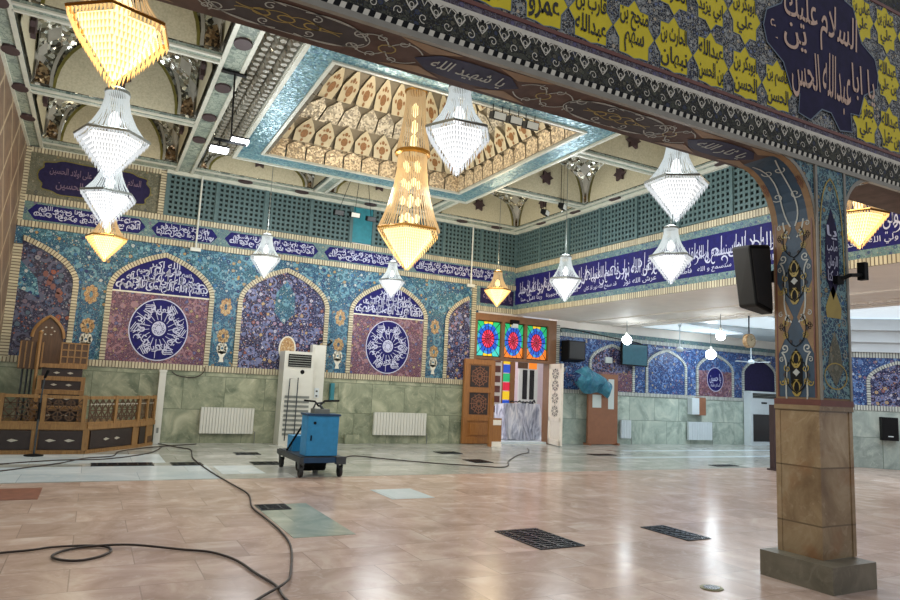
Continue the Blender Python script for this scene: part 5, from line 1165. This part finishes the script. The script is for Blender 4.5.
for run, a0, a1 in ((0, .0, .25), (0, .31, .81), (0, .87, 1.37), (1, .03, .6), (1, .66, 1.2), (2, .03, .22), (2, .27, .52)):
    am, zc, h = (a0 + a1) / 2, .68, (a1 - a0) / 2
    def bar(p, q, m=0):
        p, q = Vector(p), Vector(q); d = (q - p).normalized(); n_ = Vector((-d.y, d.x)) * .009
        f.face([rp(run, v.x, v.y, 0) for v in (p - n_, q - n_, q + n_, p + n_)], m); f.face([rp(run, v.x, v.y, -.012) for v in (p + n_, q + n_, q - n_, p - n_)], m)
    nn = max(2, int(h * 2 / .13))
    for i in range(nn + 1):
        x = a0 + (a1 - a0) * i / nn; bar((x, .5), (x, .86)); 
        if i < nn: bar((x, .5), (x + (a1 - a0) / nn, .68)); bar((x + (a1 - a0) / nn, .5), (x, .68)); bar((x, .68), (x + (a1 - a0) / nn, .86)); bar((x + (a1 - a0) / nn, .68), (x, .86))
    bar((a0, .68), (a1, .68)); bar((a0, .78), (a1, .78), 1 if run else 0); bar((a0, .58), (a1, .58))
f.build('lattice_rail', t, og)
# steps and seat
for i, (y0, z) in enumerate(((12.5, .72), (12.75, .98), (13.0, 1.2))):
    f = MB('oak', 'walnut'); f.box(-.78, y0, z - .07, -.12, y0 + .3, z); f.box(-.74, y0 + .03, .44, -.16, y0 + .28, z - .07, 1); f.box(-.8, y0, .44, -.74, y0 + .06, z); f.box(-.16, y0, .44, -.1, y0 + .06, z); o = f.build('step', t, og)
    f = MB('pearl')
    for sx in (-1, 1): f.face([(-.45 + sx * .11 + x, y0 + .026, z - .14 + q) for x, q in ((-.05, 0), (0, -.02), (.05, 0), (0, .02))])
    f.build('almond_inlay', o, og)
f = MB('oak', 'walnut', 'pearl'); f.box(-.8, 13.1, 1.34, -.1, 13.7, 1.41); f.box(-.76, 13.14, .44, -.16, 13.66, 1.34, 1)
for x in (-.34, -.54): f.face([(x + a, 13.135, 1.26 + b) for a, b in ((-.05, 0), (0, -.02), (.05, 0), (0, .02))], 2)
f.build('seat', t, og)
f = MB('oak_dark', 'oak'); f.box(-.52, 13.2, 1.41, -.1, 13.26, 1.78)
for i in range(5): f.box(-.52 + .1 * i, 13.18, 1.41, -.5 + .1 * i, 13.2, 1.78, 1)
for i in range(4): f.box(-.52, 13.185, 1.41 + .117 * i, -.1, 13.2, 1.43 + .117 * i, 1)
f.build('side_screen', t, og)
f = MB('oak_dark', 'oak'); f.box(-1.12, 13.2, 1.3, -.78, 13.26, 1.78)
for i in range(5): f.box(-1.12 + .08 * i, 13.18, 1.32, -1.1 + .08 * i, 13.2, 1.76, 1)
f.build('side_screen', t, og)
bp = arch_pts(-.76, .24, 1.41, 1.86, 2.24); f = MB('oak_dark', 'pearl'); f.prism([(a, 13.62, b) for a, b in bp][::-1], (0, .06, 0))
for k_ in range(6): f.face([(-.76 + .09 * math.cos(k_ * PI / 3) + a, 13.61, 1.98 + .07 * math.sin(k_ * PI / 3) + b) for a, b in ((-.02, 0), (0, -.015), (.02, 0), (0, .015))], 1)
f.build('arched_back', t, og)
f = MB('oak'); f.tube([(a, 13.6, b) for a, b in bp[1:-1]], .028, 6); f.build('arch_moulding', t, og)
f = MB('oak'); f.tube([(-.84, 13.08, .44), (-.84, 13.08, 1.9)], .026, 8); f.lathe([(0, 1.96), (.035, 1.93), (.03, 1.9), (0, 1.88)], (-.84, 13.08, 0), 8); f.build('tall_post', t, og)
for x in (-1.05, -.98, -.92): f = MB('steel'); f.tube([(x, 13.3, .44), (x, 13.3, 1.36)], .016, 6); f.build('metal_strut', t, og)
t = thing('microphone_stand', 'thin dark microphone stand on a round base in front of the pulpit rail', 'microphone stand', (-.66, 11.95, 0))
f = MB('black'); f.lathe([(0, 0), (.13, 0), (.13, .02), (.04, .035), (0, .04)], (0, 0, 0), 18); f.build('round_base', t)
f = MB('steel', 'black'); f.tube([(0, 0, .03), (0, 0, .8)], .014, 8); f.tube([(0, 0, .55), (0, 0, .8)], .02, 8, 1); f.tube([(0, 0, .8), (.02, 0, 1.2)], .01, 8); f.build('pole', t)
f = MB('black'); f.tube([(.02, 0, 1.18), (.06, -.06, 1.3)], .02, 8); f.build('microphone', t)
t = thing('vertical_conduit', 'white square cable casing standing on the wainscot right of the pulpit', 'cable casing', (1.2, 14.06, 0))
f = MB('white_metal'); f.box(-.06, -.06, 0, .06, .03, 1.40); f.box(-.07, -.07, 1.36, .07, .03, 1.405); f.build('casing', t); f = MB('grey_metal'); f.box(-.02, -.065, .2, .02, -.06, .3); f.build('clip', t)

# ================================================================== BACK WALL APPLIANCES
def radiator(x0, x1, z0, z1, label, group, mat='white_metal', n=18, yw=YB - .02):
    t = thing('radiator', label, 'radiator', ((x0 + x1) / 2, yw - .06, z0), group); og = ((x0 + x1) / 2, yw - .06, z0)
    f = MB(mat); w_ = (x1 - x0) / n
    for i in range(n): f.box(x0 + w_ * i + .006, yw - .12, z0, x0 + w_ * (i + 1) - .006, yw - .04, z1)
    f.box(x0, yw - .1, z0 + .02, x1, yw - .05, z1 - .02); f.build('ribbed_panel', t, og)
    f = MB('grey_metal'); f.box(x0 + .1, yw - .05, z0 + .05, x0 + .15, yw - .003, z1 - .05); f.build('wall_bracket', t, og)
    f = MB('grey_metal'); f.box(x1 - .15, yw - .05, z0 + .05, x1 - .1, yw - .003, z1 - .05); f.build('wall_bracket', t, og)
    f = MB('grey_metal'); f.tube([(x1, yw - .07, z0 + .04), (x1 + .05, yw - .07, z0 + .04), (x1 + .05, yw - .07, .0)], .012, 6); f.build('pipe', t, og); return t
radiator(1.96, 3.0, .2, .71, 'white ribbed radiator on the green wainscot between pulpit and air conditioner', 'radiators on the wainscot')
radiator(5.64, 6.94, .2, .7, 'white ribbed radiator on the green wainscot between blue machine and door', 'radiators on the wainscot')
t = thing('floor_air_conditioner', 'tall white floor-standing air conditioner with grille slats behind the blue machine', 'air conditioner', (3.760, 13.9, 0)); og = (3.760, 13.9, 0)
f = MB('white_metal'); f.box(3.450, 13.68, 0, 4.070, 14.1, 1.92); f.build('cabinet', t, og)
f = MB('black', 'grey_metal'); f.box(3.530, 13.665, 1.6, 4.010, 13.69, 1.86)
for i in range(5): f.box(3.540, 13.655, 1.62 + .048 * i, 4.000, 13.68, 1.635 + .048 * i, 1)
f.build('air_outlet', t, og)
f = MB('black'); f.lathe([(0, -.004), (.04, 0), (.045, .006)], (3.840, 13.672, 1.5), 16, axis='Y'); f.build('oval_emblem', t, og)
f = MB('grey_metal', 'white_metal')
for i in range(9): f.box(3.510, 13.67, .2 + .095 * i, 4.020, 13.69, .245 + .095 * i)
f.build('intake_grille', t, og)
f = MB('steel'); f.tube([(3.550, 13.6, .1), (3.570, 13.6, 1.35), (3.740, 13.6, 1.38), (3.740, 13.6, .1)], .012, 6); f.build('wire_hoop', t, og)
t = thing('white_casing', 'narrow tall white casing with socket standing right of the air conditioner', 'casing', (4.350, 14.0, 0)); og = (4.350, 14.0, 0)
f = MB('white_metal'); f.box(4.09, 13.9, 0, 4.38, 14.1, 2.1); f.box(4.13, 13.88, 0, 4.33, 13.9, 2.05); f.build('casing', t, og)
for pt in ([(4.210, 13.9, 2.1), (4.190, 13.88, 2.18), (4.290, 13.9, 2.2)], [(4.410, 13.9, 2.1), (4.490, 13.88, 2.18), (4.430, 13.9, 2.22)]): f = MB('black'); f.tube(pt, .025, 6); f.build('clamp', t, og)
f = MB('white_cool', 'black'); f.box(4.18, 13.865, .98, 4.28, 13.88, 1.18); f.box(4.21, 13.86, 1.0, 4.25, 13.866, 1.03, 1); f.box(4.21, 13.86, 1.1, 4.25, 13.866, 1.13, 1); f.build('socket', t, og)
f = MB('teal_panel'); f.box(4.58, 13.98, .9, 4.66, 14.1, 1.3); tag(f.build('green_switch_box', None, (4.62, 14.04, .9)), 'small green switch box on the wainscot right of the white casing', 'switch box')
f = MB('wains'); f.box(4.98, 13.98, 0, 5.3, 14.1, .2); tag(f.build('marble_offcut', None, (5.14, 14.04, 0)), 'small marble block on the floor at the wainscot, left of the second radiator', 'stone block')

# ================================================================== BLUE MACHINE ON ITS TROLLEY
t = thing('blue_machine_trolley', 'blue steel cabinet machine on a four-wheeled trolley standing on the marble floor', 'machine', (2.92, 9.6, 0)); og = (2.92, 9.6, 0)
f = MB('steel', 'blue_dark'); f.box(2.62, 9.08, .2, 3.22, 9.13, .27, 1); f.box(2.6, 9.08, .2, 2.66, 10.34, .27); f.box(3.2, 9.08, .2, 3.26, 10.34, .27); f.box(2.62, 10.28, .2, 3.24, 10.34, .27); f.box(2.62, 9.1, .25, 3.24, 10.3, .28); f.box(3.12, 9.06, .18, 3.26, 9.14, .28); f.build('trolley_deck', t, og)
for x, y in ((2.64, 9.14), (3.2, 9.14), (2.66, 10.26), (3.2, 10.26)):
    f = MB('steel'); f.box(x - .035, y - .04, .12, x - .025, y + .04, .2); f.box(x + .025, y - .04, .12, x + .035, y + .04, .2); f.box(x - .04, y - .05, .18, x + .04, y + .05, .2); o = f.build('caster_fork', t, og)
    f = MB('rubber'); f.lathe([(.02, -.022), (.075, -.022), (.08, 0), (.075, .022), (.02, .022)], (x - og[0], y - og[1], .08), 16, axis='X'); f.build('wheel', o)
f = MB('blue_paint', 'blue_dark'); f.box(2.69, 9.12, .29, 3.14, 9.42, .84); f.box(2.67, 9.1, .84, 3.16, 9.44, .865, 1); f.box(2.695, 9.115, .3, 3.135, 9.12, .83); f.build('cabinet', t, og)
f = MB('black'); f.lathe([(0, -.012), (.02, -.01), (.02, .0)], (2.79, 9.113, .74), 10, axis='Y'); f.box(2.74, 9.1, .5, 2.755, 9.113, .57); f.build('knob', t, og)
f = MB('grey_metal', 'steel'); f.box(2.8, 9.2, .865, 3.02, 9.4, .93); f.tube([(2.82, 9.35, .92), (2.85, 9.35, 1.0), (2.98, 9.35, 1.02)], .014, 6, 1); f.tube([(2.95, 9.3, .92), (2.9, 9.3, .98)], .02, 6, 1); f.build('control_head', t, og)
f = MB('black'); f.tube([(2.68, 9.35, 1.04), (2.84, 9.35, 1.03), (2.9, 9.35, .96)], .014, 8); f.tube([(2.9, 9.35, .96), (2.98, 9.35, 1.04), (3.2, 9.35, 1.05)], .014, 8); f.build('handlebar', t, og)
f = MB('blue_paint'); f.box(2.7, 9.85, .28, 2.95, 10.15, .5); f.build('rear_box', t, og)
f = MB('black'); f.tube([(2.66, 10.0, .28), (2.76, 9.6, .68)], .016, 6); f.build('brace', t, og)
f = MB('black'); f.lathe([(0, -.2), (.1, -.2), (.1, .2), (0, .2)], (2.92, 9.6, .13), 16, axis='X'); f.build('motor', t, og)

# ================================================================== DOOR SIDE: BOARDS, TARPAULIN, SPEAKERS
f = MB('door_wood', 'leaf_white'); f.box(8.28, 13.4, 0, 8.36, 13.46, .68); f.box(8.36, 13.4, 0, 8.62, 13.46, .66); f.box(8.38, 13.39, .5, 8.6, 13.4, .62, 1); f.box(8.36, 13.39, 0, 8.62, 13.4, .12, 1)
tag(f.build('shoe_stand', None, (8.45, 13.43, 0)), 'low wooden board stand on the floor before the honey wood door leaf', 'stand')
t = thing('notice_board', 'brown veneer board with white papers standing right of the door', 'board', (12.10, 13.9, 0)); og = (12.10, 13.9, 0)
f = MB('board'); f.box(11.60, 13.85, .02, 12.61, 13.92, 1.88); f.box(11.57, 13.75, 0, 11.63, 14.0, .06); f.box(12.55, 13.75, 0, 12.61, 14.0, .06); f.build('board_panel', t, og)
for x0, x1, z0, z1 in ((11.73, 12.03, .98, 1.32), (12.27, 12.47, .95, 1.75)):
    f = MB('paper'); f.box(x0, 13.842, z0, x1, 13.851, z1); f.build('paper_sheet', t, og)
f = MB('tarp'); n = 16
def tp(u, v):
    x = 11.05 + 1.05 * u + .06 * math.sin(7 * v); top = 2.06 - .25 * abs(u - .35) * 2; bot = 1.62 - .42 * u ** .7 - .1 * math.sin(6 * u); z = top + (bot - top) * v
    return (x + .1 * math.sin(PI * v), 13.76 + .04 * math.sin(14 * u + 4 * v) + .015 * math.sin(31 * u - 9 * v) - .16 * math.sin(PI * v), z)
for i in range(n):
    for j in range(n): f.face([tp(i / n, (j + 1) / n), tp((i + 1) / n, (j + 1) / n), tp((i + 1) / n, j / n), tp(i / n, j / n)])
for i in range(n):
    f.face([tp(i / n, 0), tp((i + 1) / n, 0), (tp((i + 1) / n, 0)[0], 13.846, tp((i + 1) / n, 0)[2] - .05), (tp(i / n, 0)[0], 13.846, tp(i / n, 0)[2] - .05)])
    f.face([(tp(i / n, 1)[0], 13.846, tp(i / n, 1)[2] + .05), (tp((i + 1) / n, 1)[0], 13.846, tp((i + 1) / n, 1)[2] + .05), tp((i + 1) / n, 1), tp(i / n, 1)])
tag(f.build('tarpaulin', None, (11.55, 13.8, 1.2), True), 'crumpled teal blue tarpaulin slung over the brown notice board', 'tarpaulin')
def wall_speaker(x0, x1, y0, y1, z0, z1, label):
    t = thing('wall_loudspeaker', label, 'loudspeaker', ((x0 + x1) / 2, y1, z0)); og = ((x0 + x1) / 2, y1, z0)
    f = MB('black'); f.hexa([(x0, y0, z0 + .05), (x1, y0, z0 + .05), (x1, y1, z0), (x0, y1, z0), (x0, y0, z1), (x1, y0, z1), (x1, y1, z1), (x0, y1, z1)]); f.build('cabinet', t, og)
    f = MB('rubber'); f.box(x0 + .03, y0 - .012, z0 + .08, x1 - .03, y0, z1 - .03); f.build('front_grille', t, og); return t
wall_speaker(10.86, 11.42, 13.8, 14.1, 2.15, 2.7, 'dark loudspeaker on the blue tiles above the teal tarpaulin')
f = MB('black', 'white_cool'); f.box(9.2, 13.98, 2.98, 9.42, 14.08, 3.1); f.box(9.23, 13.97, 2.9, 9.38, 14.06, 3.0, 1)
tag(f.build('camera_box', None, (9.3, 14.03, 2.95)), 'small dark camera box above the middle stained glass panel', 'camera')
t = thing('television', 'flat blue-grey television screen hung on the aisle wall tiles', 'television', (13.22, 13.9, 2.15)); og = (13.22, 13.9, 2.15)
f = MB('black'); f.box(12.75, 13.86, 2.16, 13.7, 13.92, 2.78); f.build('bezel', t, og); f = MB('screen'); f.box(12.78, 13.852, 2.19, 13.67, 13.861, 2.75); f.build('screen_panel', t, og)
f = MB('black'); f.box(13.1, 13.92, 2.35, 13.3, 14.149, 2.6); f.build('wall_mount', t, og)
f = MB('paper'); f.box(12.38, 14.09, 2.2, 12.62, 14.13, 2.36); tag(f.build('white_wall_sign', None, (12.5, 14.11, 2.2)), 'tiny pale plate on blue tiles left of the television', 'sign')

# ================================================================== SIDE AISLE
radiator(12.9, 13.26, .17, .66, 'short white radiator at the right edge of the brown notice board', 'aisle radiators', 'white_cool', 6)
radiator(15.5, 16.48, .14, .66, 'white radiator under the small wall box in the side aisle', 'aisle radiators', 'white_cool', 14)
f = MB('white_cool', 'board'); f.box(15.56, 13.95, .88, 15.86, 14.12, 1.36); f.box(15.86, 13.95, .86, 16.14, 14.12, 1.38, 1); tag(f.build('wall_box', None, (15.85, 14.03, .86)), 'small half white half brown box on the aisle wainscot', 'wall box')
t = thing('aisle_air_conditioner', 'wide white floor air conditioner with black lower grille behind the column', 'air conditioner', (18.8, 13.7, 0)); og = (18.8, 13.7, 0)
f = MB('white_cool'); f.box(18.0, 13.85, 0, 19.5, 14.1, 1.66); f.build('cabinet', t, og); f = MB('black_gloss'); f.box(18.1, 13.84, .12, 19.4, 13.85, .95); f.build('lower_grille', t, og)
f = MB('black', 'grey_metal'); f.box(18.1, 13.84, 1.45, 19.4, 13.85, 1.6); 
for i in range(3): f.box(18.1, 13.83, 1.47 + .045 * i, 19.4, 13.84, 1.485 + .045 * i, 1)
f.build('air_outlet', t, og); f = MB('black'); f.box(18.5, 13.84, 1.28, 18.75, 13.85, 1.33); f.build('display', t, og)
def bulb(x, y, z, r, label):
    t = thing('bulb_pendant', label, 'bulb light', (x, y, z), 'bare bulbs in the side aisle'); f = MB('bulb'); f.lathe([(.001, -r)] + [(r * math.cos(a), r * math.sin(a)) for a in [-1.35 + .15 * i for i in range(19)]] + [(.001, r)], (0, 0, 0), 28); f.build('globe', t, smooth=True)
    f = MB('white_metal'); f.lathe([(0, r * .9), (.035, r * .9), (.035, r + .08), (0, r + .1)], (0, 0, 0), 10); f.build('socket', t); f = MB('grey_metal'); f.tube([(0, 0, r + .08), (0, 0, 3.26 - z)], .01, 5); f.build('cord', t)
bulb(12.02, 12.89, 2.75, .12, 'glowing round bulb in front of the wall television'); bulb(12.32, 10.23, 2.75, .1, 'glowing round bulb largest and nearest, left of the hanging clock'); bulb(15.6, 13.3, 2.62, .14, 'glowing round bulb lower down before the tile arch, between the other two')
t = thing('hanging_clock', 'round cream wall clock hanging from a dark pole beside the column', 'clock', (12.97, 10.0, 2.68)); og = (12.97, 10.0, 2.68)
f = MB('muq_cream', 'vase_gold'); f.lathe([(0, -.05), (.14, -.05), (.14, .05), (0, .05)], (0, 0, 0), 24, axis='Y'); f.lathe([(.14, -.055), (.16, -.05), (.16, .05), (.14, .055)], (0, 0, 0), 24, 1, axis='Y'); f.build('clock_case', t)
f = MB('black'); f.box(-.004, -.056, 0, .004, -.052, .1); f.hexa([(0, -.056, -.005), (.07, -.056, .045), (.07, -.052, .045), (0, -.052, -.005), (0, -.056, .005), (.07, -.056, .055), (.07, -.052, .055), (0, -.052, .005)])
for i in range(12): a = i * PI / 6; f.face([(.118 * math.cos(a) + .008 * math.cos(b), -.054, .118 * math.sin(a) + .008 * math.sin(b)) for b in (0, 1.57, 3.14, 4.71)])
f.build('clock_hands', t); f = MB('steel'); f.tube([(0, 0, .16), (0, 0, .58)], .018, 8); f.build('pole', t)
def fan(x, y, z, label, rz):
    t = thing('ceiling_fan', label, 'ceiling fan', (x, y, z), 'white fans in the side aisle', rz); f = MB('white_cool'); f.lathe([(0, -.06), (.08, -.05), (.1, 0), (.08, .05), (.02, .08), (0, .08)], (0, 0, 0), 14); f.build('motor_hub', t)
    f = MB('white_cool'); f.tube([(0, 0, .07), (0, 0, 3.3 - z)], .014, 6); f.lathe([(0, 3.3 - z), (.06, 3.29 - z), (.03, 3.2 - z)], (0, 0, 0), 10); f.build('down_rod', t)
    for k_ in range(3):
        a = k_ * 2 * PI / 3; f = MB('white_cool'); c, s = math.cos(a), math.sin(a)
        f.prism([(c * q - s * e, s * q + c * e, -.01 + e * .15) for q, e in ((.09, -.03), (.5, -.06), (.55, 0), (.5, .06), (.09, .03))], (0, 0, .01)); f.build('blade', t)
fan(13.6, 12.6, 2.6, 'white ceiling fan hanging right of the television', .3); fan(17.2, 13.2, 2.5, 'white ceiling fan below the hanging clock, near the column', .8)
t = thing('pier_loudspeaker', 'small dark loudspeaker on the grey wainscot at the far right', 'loudspeaker', (15.6, 8.38, .8)); q0 = 1.72
def pbx(f, a0, a1, z0, z1, d0, d1_, m=0): f.hexa([pp(a0, z0, d1_), pp(a1, z0, d1_), pp(a1, z0, d0), pp(a0, z0, d0), pp(a0, z1, d1_), pp(a1, z1, d1_), pp(a1, z1, d0), pp(a0, z1, d0)], m)
f = MB('black'); pbx(f, 1.55, 1.86, .62, 1.12, .022, .2); f.build('cabinet', t, (15.6, 8.38, .8)); f = MB('white_cool'); pbx(f, 1.66, 1.76, .7, .72, .2, .205); f.build('badge', t, (15.6, 8.38, .8))
t = thing('column_loudspeaker', 'large black tapered loudspeaker tilted on the left side of the painted column', 'loudspeaker', (4.8, 3.62, 2.05)); og = (4.8, 3.62, 2.05)
f = MB('black'); f.hexa([(4.66, 3.52, 2.08), (4.84, 3.5, 2.02), (5.04, 3.74, 2.05), (4.8, 3.8, 2.1), (4.58, 3.52, 2.57), (4.82, 3.5, 2.6), (5.04, 3.76, 2.66), (4.74, 3.82, 2.62)]); o = f.build('cabinet', t, og)
bv = o.modifiers.new('bevel', 'BEVEL'); bv.width = .02; bv.segments = 2
f = MB('rubber'); f.hexa([(4.675, 3.513, 2.11), (4.83, 3.495, 2.06), (4.83, 3.505, 2.06), (4.675, 3.523, 2.11), (4.605, 3.513, 2.54), (4.81, 3.495, 2.565), (4.81, 3.505, 2.565), (4.605, 3.523, 2.54)]); f.build('front_grille', t, og)
f = MB('steel'); f.box(4.9, 3.47, 2.3, 4.98, 3.56, 2.4); f.build('wall_bracket', t, og)
t = thing('swivel_bracket', 'small black swivel arm fixed to the right face of the painted column', 'bracket', (5.1, 3.1, 2.3)); og = (5.1, 3.1, 2.3)
f = MB('black'); f.tube([(5.06, 3.1, 2.28), (5.12, 3.03, 2.32), (5.28, 3.03, 2.34)], .016, 8); f.build('arm', t, og); f = MB('black'); f.box(5.02, 3.07, 2.25, 5.1, 3.11, 2.31); f.build('wall_plate', t, og); f = MB('black'); f.box(5.26, 3.0, 2.3, 5.31, 3.06, 2.44); f.build('head', t, og)
f = MB('star_dark'); f.box(11.98, 8.7, .02, 12.06, 8.8, 1.28); f.box(11.94, 8.66, 0, 12.1, 8.84, .03)
tag(f.build('dark_post', None, (12.02, 8.75, 0)), 'narrow dark post standing directly behind the left edge of the stone column', 'post')

# ================================================================== FLOOR GRATES AND CABLES
def grate(x0, y0, x1, y1, label, z=.004, n=None, rim='grate', base=.0):
    t = thing('floor_grate', label, 'grate', ((x0 + x1) / 2, (y0 + y1) / 2, base), 'dark grates in the floor'); og = ((x0 + x1) / 2, (y0 + y1) / 2, 0)
    f = MB('grate_bed'); f.box(x0, y0, 0, x1, y1, z); f.build('bed', t, og); f = MB('grate'); n = n or max(3, int((y1 - y0) / .06)); e = .015
    for i in range(n): yy = y0 + (y1 - y0) * (i + .5) / n; f.box(x0, yy - .008, z, x1, yy + .008, z + .006)
    m_ = max(2, int((x1 - x0) / .12))
    for i in range(m_): xx = x0 + (x1 - x0) * (i + .5) / m_; f.box(xx - .008, y0, z, xx + .008, y1, z + .005)
    f.build('bars', t, og)
    f = MB('grate'); f.box(x0 - e, y0 - e, 0, x1 + e, y0, z + .005); f.box(x0 - e, y1, 0, x1 + e, y1 + e, z + .005); f.box(x0 - e, y0, 0, x0, y1, z + .005); f.box(x1, y0, 0, x1 + e, y1, z + .005); f.build('rim_frame', t, og)
grate(3.46, 4.7, 3.9, 5.4, 'largest dark floor grate, in the pink floor before the open door'); grate(5.04, 4.57, 5.32, 5.15, 'dark floor grate in the pink floor left of the stone column')
grate(1.64, 6.92, 1.92, 7.2, 'small dark floor grate at the head of the pale green marble slab')
for x0, y0, x1, y1, lb in ((.12, 10.62, .9, 10.93, 'long dark grate in the pale marble before the pulpit'), (1.17, 10.57, 1.57, 10.9, 'short dark grate in the pale marble crossed by the cable'), (2.33, 10.56, 2.74, 10.88, 'dark floor grate left of the blue machine trolley, nearer one'), (2.33, 11.97, 2.72, 12.27, 'dark floor grate left of the blue machine trolley, nearer the wall'), (6.3, 11.95, 6.75, 12.3, 'small dark grate in grey marble in front of the honey door leaf'), (6.2, 10.45, 6.55, 10.9, 'small dark grate in grey marble by the cable bend'), (9.8, 11.45, 10.4, 11.7, 'dark grate in grey marble in front of the notice board'), (11.2, 9.4, 11.8, 9.6, 'thin dark grate in grey marble of the side aisle')):
    grate(x0, y0, x1, y1, lb, .008, base=0.0)
f = MB('olive_edge', 'grate'); f.prism([(a, b, .001) for a, b in oval(3.97, 3.39, .085, .075, 14)], (0, 0, .005)); f.prism([(a, b, .005) for a, b in oval(3.97, 3.39, .06, .052, 12)], (0, 0, .003), 1); tag(f.build('floor_drain', None, (3.97, 3.39, 0)), 'small round metal drain in the pink floor near the picture bottom', 'drain')
def cable(pts, label, r=.009, mat='cable'):
    f = MB(mat); P = catmull([(p[0], p[1], (p[2] if len(p) > 2 else r + .004)) for p in pts], 7); f.tube(P, r, 6)
    tag(f.build('floor_cable', None, tuple(P[0]), True), label, 'cable', 'cables on the floor')
cable([(-.75, 5.66), (-.44, 5.73), (-.26, 5.76), (-.13, 5.81), (.08, 5.80), (.22, 5.72), (.25, 5.58), (.18, 5.44), (.06, 5.36), (-.06, 5.41), (-.12, 5.54), (-.05, 5.68), (.1, 5.76), (.38, 5.66, .03), (.71, 5.49), (.91, 5.34), (1.04, 5.06), (1.1, 4.69), (1.16, 4.37), (1.15, 4.1), (1.2, 3.6)], 'dark cable with a small loop lying across the near left pink floor')
cable([(1.23, 13.9), (1.5, 13.2), (1.67, 12.81), (1.6, 12.0), (1.54, 11.29), (1.57, 9.86), (1.64, 8.72), (1.69, 7.87), (1.57, 7.08), (1.57, 6.55), (1.57, 5.92), (1.51, 5.34), (1.32, 4.62), (1.21, 4.35, .03), (1.03, 4.18), (.8, 3.9)], 'dark cable snaking from the left wall over the pink floor to the bottom edge')
cable([(-1.3, 9.9), (-.9, 10.18), (-.6, 10.54), (-.27, 10.95), (.03, 11.53), (.4, 11.78), (.5, 12.4), (.75, 12.85), (1.3, 13.4), (1.9, 13.8)], 'dark cable on pale marble curving round the foot of the pulpit rail')
cable([(-1.4, 10.4), (-.97, 10.9), (-.3, 11.3), (.3, 11.4), (.95, 12.2), (1.25, 13.3)], 'thin dark cable on pale marble between the pulpit cable and the grates')
cable([(3.3, 10.35), (4.0, 11.3), (4.36, 11.6), (4.79, 11.04), (5.38, 10.4), (5.98, 9.98), (6.29, 9.75), (6.6, 10.0), (7.0, 10.6), (7.9, 11.6), (8.5, 12.1), (9.1, 13.0)], 'dark cable running from the blue machine across grey marble to the door')
cable([(1.36, YB - .05, 1.38), (1.5, YB - .06, 1.3), (1.8, YB - .06, 1.29), (1.95, YB - .05, 1.4), (1.95, YB - .05, 1.5)], 'black cable drooping on the wainscot top right of the white casing by the pulpit', .01)
cable([(10.75, 13.98, 2.9), (10.8, 13.97, 3.02), (11.6, 14.0, 2.98), (12.5, 14.0, 2.9), (13.3, 14.0, 2.84), (13.6, 14.0, 2.8)], 'black cable drooping along the aisle wall top from the door to the television', .014, 'black')
